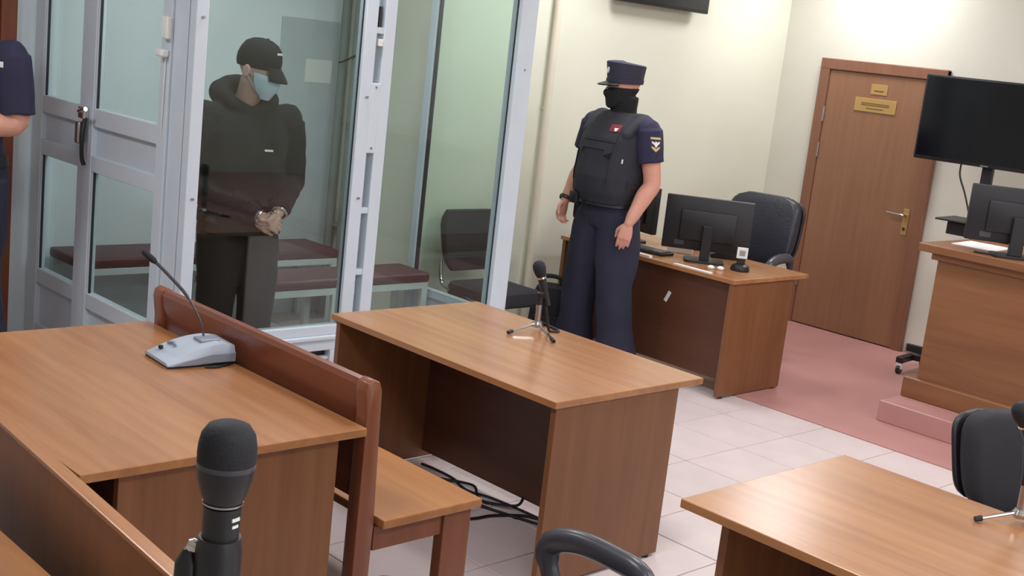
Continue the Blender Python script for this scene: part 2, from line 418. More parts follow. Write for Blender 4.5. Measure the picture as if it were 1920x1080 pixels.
# --- door side, plane Y = 2.79
post(-6.66, -6.545, CY, CY + D)                 # wall post
post(-6.09, -6.005, CY, CY + D)                 # meeting stile, fixed
post(-6.002, -5.915, CY - .012, CY + D - .012)  # meeting stile, door
post(-5.258, -5.175, CY - .012, CY + D - .012)  # hinge stile of the door
post(-5.172, -5.045, CY, CY + D)                # door jamb
post(-5.028, -4.97, CY - .005, CY + .055)        # corner post
post(-5.045, -5.028, CY + .02, CY + .045, m='dark_trim', name='gasket', bev=0)
for (a, c, dy) in ((-6.545, -6.09, 0), (-5.915, -5.258, -.012)):
    for (z0, z1) in ((.0, .10), (.33, .41), (1.03, 1.11), (1.255, 1.345), (2.37, ZT)):
        post(a, c, CY + dy + .002, CY + D + dy - .002, z0, z1, 'rail')
    obj('infill_panel', box(a, c, CY + dy + .028, CY + dy + .036, .10, .33), 'band', cage, off=C0)
    obj('infill_panel', box(a, c, CY + dy + .028, CY + dy + .036, 1.11, 1.255), 'band', cage, off=C0)
    for (z0, z1) in ((.41, 1.03), (1.345, 2.37)):
        pane(a, c, CY + dy + .022, CY + dy + .030, z0, z1)
        # black gasket line on the left stile and white glazing bead
        obj('gasket', box(a + .012, a + .022, CY + dy + .012, CY + dy + .022, z0, z1), 'dark_trim', cage, off=C0)
        obj('glazing_bead', box(a, a + .012, CY + dy + .004, CY + dy + .022, z0, z1), 'alu', cage, off=C0)
post(-6.66, -4.97, CY + .002, CY + D - .002, ZT, ZT + .06, 'top_rail')
# --- front side, plane X = -5.0
XF0, XF1 = CX - .03, CX + .03
post(XF0, XF1, 3.69, 3.762)
post(XF0, XF1, 3.805, 3.875)
post(XF0 - .01, XF1 + .01, 4.705, 4.825)
for (a, c) in ((2.85, 3.69), (3.875, 4.705)):
    post(XF0 + .002, XF1 - .002, a, c, .355, .405, 'rail')
    post(XF0 + .002, XF1 - .002, a, c, .275, .335, 'rail')
    post(XF0 + .002, XF1 - .002, a, c, 0, .06, 'rail')
    post(XF0, XF1 + .02, a - .03, c + (.08 if c < 4 else 0), .335, .355, 'sill_lip')
    post(XF0 + .002, XF1 - .002, a, c, 2.38, ZT, 'rail')
    pane(CX - .004, CX + .004, a, c, .405, 2.38)
    obj('gasket', box(CX + .004, CX + .010, c - .006, c, .405, 2.38), 'dark_trim', cage, off=C0)
    # lower frame with vent openings
    n = 3; w = (c - a) / n
    for k in range(n):
        post(XF0 + .004, XF1 - .004, a + k * w, a + k * w + .05, .06, .275, 'vent_upright')
        post(XF0 + .004, XF1 - .004, a + (k + 1) * w - .045, a + (k + 1) * w, .06, .275, 'vent_upright')
        for z in (.09, .135, .18, .225):
            post(XF0 + .015, XF1 - .015, a + k * w + .05, a + (k + 1) * w - .045, z, z + .014, 'vent_slat', bev=0)
        obj('vent_backing', box(XF0 + .005, XF0 + .009, a + k * w + .05, a + (k + 1) * w - .045, .06, .275), 'dark_trim', cage, off=C0)
# rungs and lock plates between the two middle posts
for z in (.42, .655, .97, 1.86, 2.2): post(XF0 + .005, XF1 - .005, 3.762, 3.805, z, z + .03, 'rung', bev=.002)
obj('cover_plate', box(XF0 + .003, XF1 + .004, 3.758, 3.808, 1.275, 1.62, bev=.004), 'alu', cage, off=C0)
for z in (1.60, 1.30): obj('screw', cyl((XF1 + .004, 3.783, z), (XF1 + .008, 3.783, z), .006, n=8), 'steel', cage, off=C0)
obj('bolt', cyl((XF1 - .02, 3.784, 1.885), (XF1 - .02, 3.784, 1.99), .012, n=10), 'black', cage, off=C0, smooth=True)
obj('bolt', box(XF1 - .03, XF1 + .006, 3.775, 3.80, 1.80, 1.835, bev=.003), 'white', cage, off=C0)
post(XF0, XF1, 2.785, 4.825, ZT, ZT + .06, 'top_rail')
for (y, z) in ((2.815, 1.05), (2.815, 1.85), (4.77, 1.75), (3.73, 1.55), (3.73, 1.05)):
    obj('screw', cyl((XF1, y, z), (XF1 + .013, y, z), .006, n=8), 'steel', cage, off=C0)
# --- return side, plane Y = 4.75
for (a, c) in ((-5.745, -5.69),):
    post(a, c, 4.725, 4.775)
for (z0, z1) in ((0, .06), (.355, .405), (2.38, ZT)): post(-5.69, XF0 - .01, 4.73, 4.77, z0, z1, 'rail')
pane(-5.69, XF0 - .01, 4.746, 4.754, .405, 2.38)
obj('infill_panel', box(-5.69, XF0 - .01, 4.745, 4.755, .06, .355), 'band', cage, off=C0)
obj('gasket', box(-5.69, -5.68, 4.738, 4.762, .405, 2.38), 'dark_trim', cage, off=C0)
# --- lock, handle, contact sensor
lk = obj('lock_body', box(-6.015, -5.945, CY - .045, CY - .012, 1.285, 1.345, bev=.008), 'chrome', cage, off=C0)
obj('keyhole', cyl((-5.985, CY - .05, 1.318), (-5.985, CY - .044, 1.318), .012, n=12), 'black', lk, off=C0)
obj('lever', tube(smooth_path([(-5.955, CY - .045, 1.325), (-5.93, CY - .075, 1.325), (-5.90, CY - .08, 1.335), (-5.85, CY - .08, 1.345)], 4), .011, 8), 'chrome', lk, off=C0, smooth=True)
obj('padlock', box(-6.01, -5.965, CY - .06, CY - .02, 1.16, 1.27, bev=.01), 'steel', cage, off=C0)
obj('shackle', tube(smooth_path([(-5.955, CY - .03, 1.29), (-5.94, CY - .05, 1.22), (-5.945, CY - .045, 1.10), (-5.95, CY - .03, 1.06)], 4), .011, 8), 'black', cage, off=C0, smooth=True)
obj('contact_sensor', box(-5.215, -5.165, CY - .04, CY - .0125, 1.735, 1.835, bev=.008), 'white', cage, off=C0)
obj('contact_sensor', box(-5.235, -5.175, CY - .055, CY - .0125, 1.655, 1.690, bev=.01), 'white', cage, off=C0)
obj('contact_wire', tube(smooth_path([(-5.20, CY - .018, 1.66), (-5.20, CY - .02, 1.5), (-5.21, CY - .015, 1.3)], 4), .003, 6), 'white', cage, off=C0)

def cage_bench(loc, length, depth, z, label, legs):
    t = thing('cage_bench', label, 'bench', loc, 0, 'benches inside the cage')
    obj('cushion', box(-depth / 2, depth / 2, -length / 2, length / 2, z - .055, z, bev=.015, seg=3), 'maroon', t, smooth=True)
    for x in (-depth / 2 + .02, depth / 2 - .02):
        obj('frame_rail', box(x - .015, x + .015, -length / 2 + .01, length / 2 - .01, z - .095, z - .056, bev=.003), 'bench_frame', t)
        for y in legs:
            obj('leg', box(x - .016, x + .016, y - .02, y + .02, 0.0, z - .095, bev=.003), 'bench_frame', t)
    return t
cage_bench((-5.65, 4.02, 0), 1.38, .30, .51, 'nearer maroon cushioned bench in the cage, at the right behind the prisoner', (-.66, .02, .66))
cage_bench((-6.47, 3.76, 0), 1.70, .38, .50, 'longer maroon bench against the back wall of the cage', (-.82, -.1, .82))
t = thing('grey_wall_panel', 'flat pale grey panel on the white wall behind the glass', 'panel', (XB, 4.55, 0))
obj('panel', box(0, .012, -.215, .215, 0, 1.89, bev=.003), 'grey_panel', t)  # plain grey slab on the wall, from the floor to head height
nt_ = obj('notice', box(XB + .0125, XB + .0145, 4.525, 4.725, 1.50, 1.645), 'paper', None)
tag(nt_, 'white paper notice stuck on the pale grey panel behind glass', 'notice')
# ------------------------------------------------------------------ tables, benches, podium
def table(label, x0, x1, y0, y1, z, side_y, mod_y, group='walnut laminate tables', inset=.04, mod_bottom=.07, mod_m='modesty_shaded', name='table', tt=.026):
    L = ((x0 + x1) / 2, (y0 + y1) / 2, 0)
    t = thing(name, label, 'table', L, 0, group)
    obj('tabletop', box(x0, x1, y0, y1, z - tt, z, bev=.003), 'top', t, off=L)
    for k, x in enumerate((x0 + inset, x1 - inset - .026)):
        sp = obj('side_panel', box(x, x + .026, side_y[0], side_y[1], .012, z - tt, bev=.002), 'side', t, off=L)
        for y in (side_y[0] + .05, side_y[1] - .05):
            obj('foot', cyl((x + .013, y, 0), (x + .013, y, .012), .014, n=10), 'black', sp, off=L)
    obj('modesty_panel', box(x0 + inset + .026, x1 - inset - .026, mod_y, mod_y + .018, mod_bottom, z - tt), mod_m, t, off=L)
    return t
table('walnut table in the middle of the room with a small tripod microphone on it', -4.125, -2.80, 3.015, 3.83, .71, (3.035, 3.70), 3.55, inset=.012, mod_bottom=.045)
table('walnut table at lower right with a bright sheen across its left end', -1.985, -0.60, 2.69, 3.53, .71, (2.825, 3.45), 3.30, inset=.055)
table('walnut table at left carrying the grey gooseneck microphone', -4.09, -2.75, 1.30, 2.172, .75, (1.42, 2.10), 1.95, inset=.035)
table('clerk desk with monitors in front of the cream wall', -5.50, -4.11, 5.775, 6.53, .71, (5.785, 6.40), 5.84, inset=.012, mod_bottom=.10)
table('nearest table corner at the lower left edge of the picture', -3.7, -1.75, .18, 1.055, .71, (.25, .95), .85, inset=.04)

def bench(label, x0, x1, yb, ztop, zs, depth, group='varnished wooden benches', rotz=0.0, flat=False):
    L = ((x0 + x1) / 2, yb, 0)
    t = thing('wooden_bench', label, 'bench', L, rotz, group)
    # backrest board with a rolled top
    prof = [(yb + .012, .50), (yb + .040, .50), (yb + .030, ztop - .03), (yb + .026, ztop - .008), (yb + .014, ztop), (yb - .004, ztop - .004), (yb - .012, ztop - .02), (yb - .008, ztop - .06), (yb + .006, ztop - .10)]
    if flat: prof = [(yb + .004, .40), (yb + .032, .40), (yb + .032, ztop), (yb + .004, ztop)]
    obj('backrest', prism(prof, x0 + .05, x1 - .05, 'yz', bev=.0), 'side' if flat else 'bench', t, smooth=True, off=L, angle=30)
    if flat: obj('top_edge', box(x0 + .05, x1 - .05, yb + .001, yb + .035, ztop, ztop + .012, bev=.003), 'top', t, off=L)
    for x in (x0, x1 - .055):
        pp = [(yb - .010, 0), (yb + .050, 0), (yb + .055, zs), (yb + .040, ztop - .03), (yb + .03, ztop - .003), (yb + .008, ztop + .006), (yb - .012, ztop - .004), (yb - .018, ztop - .03), (yb - .008, ztop - .10)]
        obj('back_post', prism(pp, x, x + .055, 'yz', bev=.004), 'bench_v', t, off=L, smooth=True)
        obj('front_leg', box(x + .004, x + .05, yb + depth - .135, yb + depth - .02, 0, zs - .03, bev=.004), 'bench_v', t, off=L)
        obj('seat_rail', box(x + .01, x + .04, yb + .07, yb + depth - .135, zs - .11, zs - .031, bev=.003), 'bench_v', t, off=L)
    obj('seat', box(x0 - .005, x1 + .02, yb + .078, yb + depth, zs - .03, zs, bev=.005), 'seat_wood', t, off=L)
    obj('front_apron', box(x0 + .05, x1 - .055, yb + depth - .06, yb + depth - .035, zs - .10, zs - .031), 'bench', t, off=L)
    return t
bench('red-brown wooden bench with a tall backrest facing the middle table', -4.08, -2.775, 2.195, .88, .44, .48)
bench('nearest wooden bench, only its backrest edge seen at lower left', -3.75, -1.60, 1.135, .86, .44, .25, rotz=math.radians(-3.5), flat=True)

L = (-2.2, 7.0, .125)
t = thing('judge_podium', 'tall wooden podium with a stepped top and plinth on the red platform', 'podium', L)
obj('body', box(-3.37, -.9, 6.66, 7.25, .245, .945), 'podium', t, off=L)
obj('plinth', box(-3.44, -.85, 6.625, 7.3, .125, .245, bev=.008), 'podium', t, off=L)
obj('cornice', box(-3.405, -.87, 6.64, 7.27, .945, .985, bev=.004), 'podium', t, off=L)
obj('top_slab', box(-3.475, -.85, 6.60, 7.32, .985, 1.032, bev=.006), 'podium', t, off=L)

# ------------------------------------------------------------------ screens and desk things
def monitor(name, label, loc, rotz, w, h, zc, neck=.06, cat='monitor', base=True, group=None, base_w=.24, badge=True):
    # the screen looks along local +y, its back along local -y
    t = thing(name, label, cat, loc, rotz, group)
    obj('case', box(-w / 2, w / 2, -.03, .012, zc - h / 2, zc + h / 2, bev=.006), 'black', t, smooth=True)
    obj('screen', box(-w / 2 + .012, w / 2 - .012, .0121, .014, zc - h / 2 + .02, zc + h / 2 - .012), 'black_gloss', t)
    obj('back_bulge', box(-w * .32, w * .32, -.05, -.03, zc - h * .32, zc + h * .25, bev=.009), 'black', t, smooth=True)
    if base:
        obj('neck', box(-neck / 2, neck / 2, -.085, -.05, .012, zc, bev=.004), 'black', t)
        obj('base', prism(rrect(base_w, .18, .03, 5, 0, -.045), 0, .014, 'xy', bev=.003), 'black', t)
    if badge: obj('badge', box(-w * .36, -w * .25, -.0335, -.0302, zc - h * .42, zc - h * .33), 'grey_plastic', t)
    return t
monitor('desk_monitor', 'wide black monitor turned away on the clerk desk', (-4.61, 6.12, .71), math.radians(41), .53, .325, .225)
monitor('desk_monitor', 'black monitor edge half hidden behind the officer on the clerk desk', (-5.27, 6.20, .71), math.radians(-10), .46, .30, .225)
monitor('podium_monitor', 'black monitor standing on the wooden podium with its back turned', (-3.02, 6.80, 1.032), math.radians(36), .54, .31, .225, neck=.075)

# big screen on a rolling stand
t = thing('rolling_tv_stand', 'large black television on a wheeled stand behind the podium', 'television', (-3.70, 7.72, 0.004), math.radians(6))
obj('case', box(-.475, .475, -.035, .03, 1.435, 1.985, bev=.008), 'black', t, smooth=True)
obj('screen', box(-.46, .46, -.0375, -.0352, 1.46, 1.972), 'black_gloss', t)
obj('logo', box(-.025, .025, -.0385, -.036, 1.441, 1.449), 'steel', t)
obj('post', box(-.035, .035, .035, .075, .12, 1.75, bev=.005), 'black', t)
obj('crossbar', box(-.32, .32, .03, .06, .14, .19, bev=.004), 'black', t)
for sx in (-1, 1):
    ft = obj('foot', box(sx * .30 - .025, sx * .30 + .025, -.10, .34, .075, .115, bev=.005), 'black', t)
    for y in (-.08, .32):
        obj('caster_fork', box(sx * .30 - .02, sx * .30 + .02, y - .015, y + .015, .03, .075, bev=.003), 'white', ft)
        obj('caster', cyl((sx * .30 - .013, y, .03), (sx * .30 + .013, y, .03), .03, n=16), 'black', ft, smooth=True)
obj('foot_bar', box(-.30, .30, .06, .10, .08, .12, bev=.004), 'black', t)
sh = obj('shelf', box(-.16, .34, -.28, .04, 1.085, 1.097, bev=.003), 'black', t)
obj('device', box(-.10, .30, -.22, .02, 1.0, 1.08, bev=.005), 'black', t)
obj('cable', tube(smooth_path([(-.16, .0, 1.45), (-.155, .0, 1.36), (-.09, -.03, 1.25), (-.03, -.05, 1.12), (-.02, -.06, 1.095)], 6), .006, 8), 'cable', t, smooth=True)
# screen hung high on the cream wall
t = thing('wall_television', 'underside of a black television hung high on the cream wall', 'television', (XL, 6.67, 2.23))
obj('case', box(.06, .11, -.475, .475, 0, .56, bev=.006), 'black', t, smooth=True)
obj('screen', box(.11, .112, -.46, .46, .02, .545), 'black_gloss', t)
obj('bracket', box(0, .06, -.15, .15, .15, .40), 'steel', t)

def tagged(name, bm, m, label, cat, group=None, smooth=False):
    return tag(obj(name, bm, m, None, smooth), label, cat, group)
ZD = .71
# painted edge highlights, papers and small things on the clerk desk
def sheet(x, y, w, l, a, z0, z1, m='paper'):
    b = box(-w / 2, w / 2, -l / 2, l / 2, z0, z1, bev=0)
    return xform(b, Matrix.Translation((x, y, 0)) @ Matrix.Rotation(a, 4, 'Z'))
tagged('desk_edge_glint', sheet(-4.86, 5.80, .20, .03, .03, ZD, ZD + .012), 'paper', 'thin white strip painting a highlight on the desk edge beside the officer', 'paper')  # this strip and the next paint highlights along the desk edge
tagged('desk_edge_glint', sheet(-4.43, 5.795, .28, .025, -.02, ZD, ZD + .008), 'paper', 'thin white strip painting a highlight on the desk edge below the monitor', 'paper')
tagged('folder', xform(box(-.09, .09, -.02, .02, 0, .12, bev=.004), Matrix.Translation((-4.93, 6.38, ZD)) @ Matrix.Rotation(.7, 4, 'Z')), 'paper_grey', 'grey folder standing upright on the desk behind the officer', 'folder')
t = thing('keyboard', 'black keyboard lying on the desk in front of the monitor', 'keyboard', (-4.98, 5.965, ZD), .05)
obj('body', box(-.21, .21, -.065, .065, 0, .018, bev=.005), 'black', t)
for r in range(4):
    for k in range(12): obj('key', box(-.198 + k * .033, -.170 + k * .033, -.055 + r * .028, -.031 + r * .028, .018, .023), 'grey_plastic', t)
tagged('paper_box', xform(box(-.08, .08, -.035, .035, 0, .06, bev=.004), Matrix.Translation((-4.85, 6.19, ZD)) @ Matrix.Rotation(.6, 4, 'Z')), 'paper', 'white box under the monitor on the clerk desk', 'box')
t = thing('telephone', 'low black telephone under the monitor on the clerk desk', 'telephone', (-4.66, 6.40, ZD), .7)
obj('body', prism([(-.09, 0), (.09, 0), (.09, .06), (-.09, .025)], -.08, .08, 'xz', bev=.006), 'black', t)
obj('handset', tube(smooth_path([(-.07, -.06, .045), (-.03, -.06, .07), (.04, -.06, .085), (.08, -.06, .085)], 4), [.02] * 4 + [.014] * 5 + [.02] * 4, 10), 'black', t, smooth=True)
t = thing('stamp_stand', 'small black round stand holding a white label on the desk', 'stand', (-4.315, 6.10, ZD), math.radians(42))
obj('base', lathe([(.0, 0), (.055, 0), (.058, .012), (.05, .032), (.03, .042), (.0, .044)], 24), 'black', t, smooth=True)
obj('stem', box(-.024, .024, -.012, .012, .04, .085, bev=.004), 'black', t)
cd = obj('label_card', box(-.032, .032, -.016, -.010, .075, .142, bev=.003), 'paper', t)
obj('printed_square', box(-.017, .017, -.0172, -.0161, .092, .124), 'paper_grey', cd)
for (x, y) in ((-4.40, 5.93), (-4.36, 5.97)):
    tagged('crumpled_paper', lathe([(.0, 0), (.018, .002), (.022, .012), (.012, .022), (0, .024)], 7, mat4=Matrix.Translation((x, y, ZD))), 'paper', 'tiny scrap of white paper on the desk corner', 'paper', 'paper scraps on the desk')
tagged('paper_tag', xform(box(-.012, .012, -.001, .001, -.035, .035), Matrix.Translation((-4.62, 5.838, .50)) @ Matrix.Rotation(.45, 4, 'Y')), 'paper', 'small white paper tag stuck on the front of the clerk desk', 'tag')
t = thing('pen', 'pen lying on the podium top beside the monitor', 'pen', (-3.10, 6.67, 1.032), .3)
obj('barrel', tube([(-.07, 0, .006), (.05, 0, .006), (.065, 0, .006)], [.006, .006, .002], 8), 'black', t, smooth=True)
tagged('paper_sheet', sheet(-3.28, 6.98, .25, .30, .1, 1.032, 1.036), 'paper', 'sheet of paper lying on the podium top', 'paper')

# ------------------------------------------------------------------ chairs
def visitor_chair(label, loc, rotz):
    # faces local +y
    t = thing('visitor_chair', label, 'chair', loc, rotz, 'black chairs')
    rings = []
    for k in range(9):
        s = k / 8; y = -.25 - .06 * s; z = .50 + .36 * s
        w = .235 * (1 - .12 * (1 - s) ** 2); th = .03
        edge = 1 if 1 < k < 7 else .95 if 0 < k < 8 else .8
        rings.append([Vector((a * w / .21 * edge, y + .02 - .10 * (a / .21) ** 2 * -.3 + b * edge, z)) for a, b in rrect(.42, th * 2, .028, 5)])
    obj('backrest', loft(rings), 'black_fabric', t, smooth=True)
    st = [(x, y) for x, y in rrect(.45, .46, .09, 6, 0, .03)]
    rings = [[Vector((x * s, (y - .03) * s + .03, z)) for x, y in st] for s, z in ((.9, .355), (1, .375), (1, .415), (.96, .44), (.7, .448))]
    obj('seat', loft(rings), 'black_fabric', t, smooth=True)
    for sx in (-1, 1):
        obj('frame_leg', tube(smooth_path([(sx * .20, -.26, .56), (sx * .205, -.235, .44), (sx * .21, -.16, .40), (sx * .215, .10, .38), (sx * .22, .19, .34), (sx * .225, .235, .02)], 5), .012, 10), 'chrome', t, smooth=True)
        obj('frame_leg', tube([(sx * .212, -.06, .385), (sx * .22, -.27, .015)], .012, 10), 'chrome', t, smooth=True)
        for p in ((.225, .235), (.22, -.27)):
            obj('foot_cap', cyl((sx * p[0], p[1], 0), (sx * p[0], p[1], .025), .016, n=10), 'black', t)
    obj('crossbar', tube([(-.21, .05, .365), (.21, .05, .365)], .011, 8), 'chrome', t)
    return t
visitor_chair('black visitor chair with chrome frame standing just outside the cage glass', (-5.37, 5.09, 0), math.radians(-90))

def office_chair(label, loc, rotz, back_w=.50, back_h=.50, seat_z=.46, back_z=.58, arms=True, m='leather'):
    # faces local -y
    t = thing('office_chair', label, 'chair', loc, rotz, 'black chairs')
    rings = []
    N = 18
    for k in range(N + 1):
        s = k / N; z = back_z + back_h * s; y = .20 + .10 * s
        e = max(.30, (1 - abs(2 * s - 1) ** 5) ** .25) if 0 < k < N else .55
        zz = z
        rings.append([Vector((a * e * (1 - .06 * abs(s - .5)), y - .25 * a * a + b * (e ** .5) * (1 + .3 * math.sin(PI * s)), zz)) for a, b in rrect(back_w, .085, .04, 6)])
    obj('backrest', loft(rings), m, t, smooth=True, angle=60)
    rings = []
    for k in range(N + 1):
        s = k / N; e = max(.30, (1 - abs(2 * s - 1) ** 5) ** .25) if 0 < k < N else .55
        rings.append([Vector((a * e * 1.02, .20 + .10 * s + .062 - .25 * a * a + b * (e ** .5), back_z + .012 + (back_h - .024) * s)) for a, b in rrect(back_w, .024, .011, 4)])
    obj('back_shell', loft(rings), 'black', t, smooth=True, angle=60)
    obj('tilt_lever', tube([(.12, .02, seat_z - .105), (.26, .04, seat_z - .10)], [.006, .008], 8), 'chrome', t, smooth=True)
    st = rrect(.50, .48, .10, 6, 0, -.02)
    rings = [[Vector((x * s, (y + .02) * s - .02, z)) for x, y in st] for s, z in ((.86, seat_z - .09), (1, seat_z - .06), (1, seat_z - .02), (.95, seat_z), (.7, seat_z + .008))]
    obj('seat', loft(rings), m, t, smooth=True, angle=60)
    obj('back_bracket', tube(smooth_path([(0, .08, seat_z - .10), (0, .22, seat_z - .10), (0, .27, seat_z - .02), (0, .265, back_z + .15)], 5), .025, 10, flat=1.6), 'grey_plastic', t, smooth=True)
    if arms:
        for sx in (-1, 1):
            path = smooth_path([(sx * .25, .14, seat_z - .07), (sx * .29, .15, seat_z + .03), (sx * .29, .13, seat_z + .19), (sx * .29, .02, seat_z + .215), (sx * .29, -.12, seat_z + .205), (sx * .29, -.20, seat_z + .15), (sx * .28, -.13, seat_z + .02), (sx * .25, -.06, seat_z - .07)], 6)
            obj('armrest', tube(path, [.027 if 10 < i < 32 else .021 for i in range(len(path))], 12, flat=1.25), 'grey_plastic', t, smooth=True)
    obj('gas_lift', cyl((0, 0, .10), (0, 0, seat_z - .09), .028, .024, n=16), 'black', t, smooth=True)
    obj('mechanism', box(-.10, .10, -.10, .12, seat_z - .125, seat_z - .088, bev=.006), 'black', t)
    for k in range(5):
        a = 2 * PI * k / 5 - .03
        dx, dy = math.sin(a), math.cos(a)
        lg = obj('base_arm', tube([(0, 0, .115), (dx * .16, dy * .16, .10), (dx * .29, dy * .29, .075)], [.028, .022, .017], 10, cap=True), 'grey_plastic', t, smooth=True)
        obj('caster', cyl((dx * .29 - dy * .022, dy * .29 + dx * .022, .03), (dx * .29 + dy * .022, dy * .29 - dx * .022, .03), .030, n=14), 'black', lg, smooth=True)
    return t
office_chair('large dark leather office chair behind the clerk desk', (-4.89, 6.91, .004), math.radians(10), .54, .46, .47, .60)
office_chair('dark chair with a grey loop armrest at the bottom edge of the picture', (-1.86, 1.965, 0), math.radians(-90), .42, .20, .47, .48)
office_chair('black fabric office chair behind the lower right table', (-1.455, 3.99, 0), math.radians(62), .42, .32, .43, .54, arms=False, m='black_fabric')

# black bag behind the officer
t = thing('black_bag', 'black bag standing on the floor behind the officer', 'bag', (-5.36, 5.60, 0), .6)
rings = [[Vector((x * s, y * s, z)) for x, y in rrect(.24, .18, .06, 5)] for s, z in ((.9, 0), (1, .03), (1.02, .2), (.95, .34), (.75, .41), (.3, .43))]
obj('body', loft(rings), 'black_fabric', t, smooth=True)
obj('handle', tube(smooth_path([(-.06, 0, .41), (-.05, 0, .47), (.05, 0, .47), (.06, 0, .41)], 5), .014, 8), 'black_fabric', t, smooth=True)
obj('pocket', box(-.09, .09, -.115, -.085, .05, .24, bev=.015), 'black_fabric', t, smooth=True)
# ------------------------------------------------------------------ microphones and cables
def table_mic(label, loc, leg_angles, leg_len, tilt_dir, head, cable):
    t = thing('table_microphone', label, 'microphone', loc, 0, 'tabletop tripod microphones')
    obj('hub', lathe([(0, .018), (.022, .018), (.026, .030), (.018, .042), (0, .044)], 16), 'chrome', t, smooth=True)
    for a, ll in zip(leg_angles, leg_len):
        dx, dy = math.cos(a) * ll / .12, math.sin(a) * ll / .12
        lg = obj('tripod_leg', tube([(dx * .015, dy * .015, .032), (dx * .12, dy * .12, .010)], .0055, 8), 'chrome', t, smooth=True)
        obj('foot_cap', tube([(dx * .112, dy * .112, .012), (dx * .13, dy * .13, .008)], [.009, .008], 8), 'black', lg, smooth=True)
    obj('stem', cyl((0, 0, .04), (0, 0, .115), .013, n=14), 'steel', t, smooth=True)
    obj('grip', cyl((0, 0, .115), (0, 0, .165), .016, n=14), 'black', t, smooth=True)
    hd = Vector(head); b0 = hd - Vector(tilt_dir).normalized() * .17
    dr = (hd - b0).normalized()
    obj('clip', tube([Vector((0, 0, .15)), b0 + dr * .05], [.016, .02], 12), 'black', t, smooth=True)
    obj('body', tube([b0, b0 + dr * .10, b0 + dr * .125], [.012, .017, .019], 16), 'black', t, smooth=True)
    obj('ring', tube([b0 + dr * .118, b0 + dr * .126], [.0205, .0205], 16), 'chrome', t, smooth=True)
    obj('mic_head', lathe([(0, 0), (.016, .001), (.024, .02), (.028, .042), (.026, .060), (.017, .073), (0, .078)], 20, mat4=align_z(b0 + dr * .12, dr)), 'black_matte', t, smooth=True)
    obj('cable', tube(smooth_path(cable, 8), .006, 8), 'cable', t, smooth=True)
    return t
lu = Vector((-.68, -.725, 0))    # towards picture left
table_mic('slim black microphone on a chrome tripod on the middle table', (-3.60, 3.70, .71), (math.radians(-88), math.radians(-24), math.radians(120)), (.16, .19, .11),
          (lu * .35 + Vector((0, 0, 1))), lu * .02 + Vector((0, 0, .275)),
          [lu * -.02 + Vector((0, 0, .13)), lu * -.03 + Vector((0, 0, .10)), lu * -.042 + Vector((0, 0, .05)), lu * -.055 + Vector((0, 0, .006)), lu * -.03 + Vector((.03, .06, .006)), Vector((-.10, .12, .006))])
table_mic('black microphone on a chrome tripod at the right edge on the lower right table', (-1.375, 3.475, .71), (math.radians(238), math.radians(-20), math.radians(95)), (.13, .13, .13),
          (lu * .55 + Vector((.2, -.2, 1))), lu * .055 + Vector((0, 0, .33)),
          [lu * -.02 + Vector((0, 0, .12)), lu * -.05 + Vector((0, 0, .09)), lu * -.06 + Vector((0, 0, .03)), lu * -.08 + Vector((0, 0, .006)), Vector((.16, .0, .006)), Vector((.3, -.05, .006))])

# gooseneck unit
t = thing('gooseneck_microphone', 'pale grey desk microphone unit with a long thin gooseneck', 'microphone', (-3.575, 2.055, .75), math.radians(-4))
W_, Lh = .095, .12
rings = []
for k in range(11):
    s = k / 10; y = -Lh + 2 * Lh * s; h = .018 + .05 * math.sin(min(1, s * 1.15) * PI / 2) * (1 - .15 * max(0, s - .8) / .2)
    w = W_ * (.88 + .12 * math.sin(PI * min(1, s + .2)))
    rings.append([Vector((-w, y, .008)), Vector((-w, y, h * .62)), Vector((-w * .86, y, h)), Vector((w * .86, y, h)), Vector((w, y, h * .62)), Vector((w, y, .008))])
obj('body', loft(rings), 'mic_grey', t, smooth=True, angle=35)
obj('base_plate', box(-W_ * .93, W_ * .93, -Lh + .003, Lh - .006, 0, .009), 'black', t)
b = prism([(-Lh + .02, .012), (Lh - .005, .012), (Lh - .005, .040), (.03, .040), (-Lh + .06, .022)], W_ * .985, W_ * 1.03, 'yz'); obj('side_trim', b, 'mic_grey2', t)
obj('button', cyl((-.045, -.085, .034), (-.045, -.085, .043), .008, n=12), 'black', t, smooth=True)
obj('grille', tube(smooth_path([(-.06, -.055, .048), (-.035, -.045, .052), (-.01, -.052, .050)], 4), .005, 6), 'mic_grey2', t, smooth=True)
obj('neck_socket', box(-.03, .03, .02, .09, .06, .072, bev=.004), 'mic_grey2', t)
gp = smooth_path([(-.02, .055, .06), (-.035, .045, .12), (-.075, .01, .20), (-.125, -.045, .27), (-.15, -.072, .30)], 6)
obj('gooseneck', tube(gp, [.0035 if i < 12 else .006 for i in range(len(gp))], 8), 'grey_plastic', t, smooth=True)
obj('mic_head', tube([(-.148, -.07, .298), (-.155, -.078, .306), (-.175, -.10, .328), (-.18, -.106, .334)], [.006, .011, .011, .006], 12), 'black_matte', t, smooth=True)
obj('cable', tube(smooth_path([(.05, .11, .012), (.09, .105, .005), (.12, .04, .005), (.11, -.0, .005)], 5), .004, 6), 'cable', t, smooth=True)

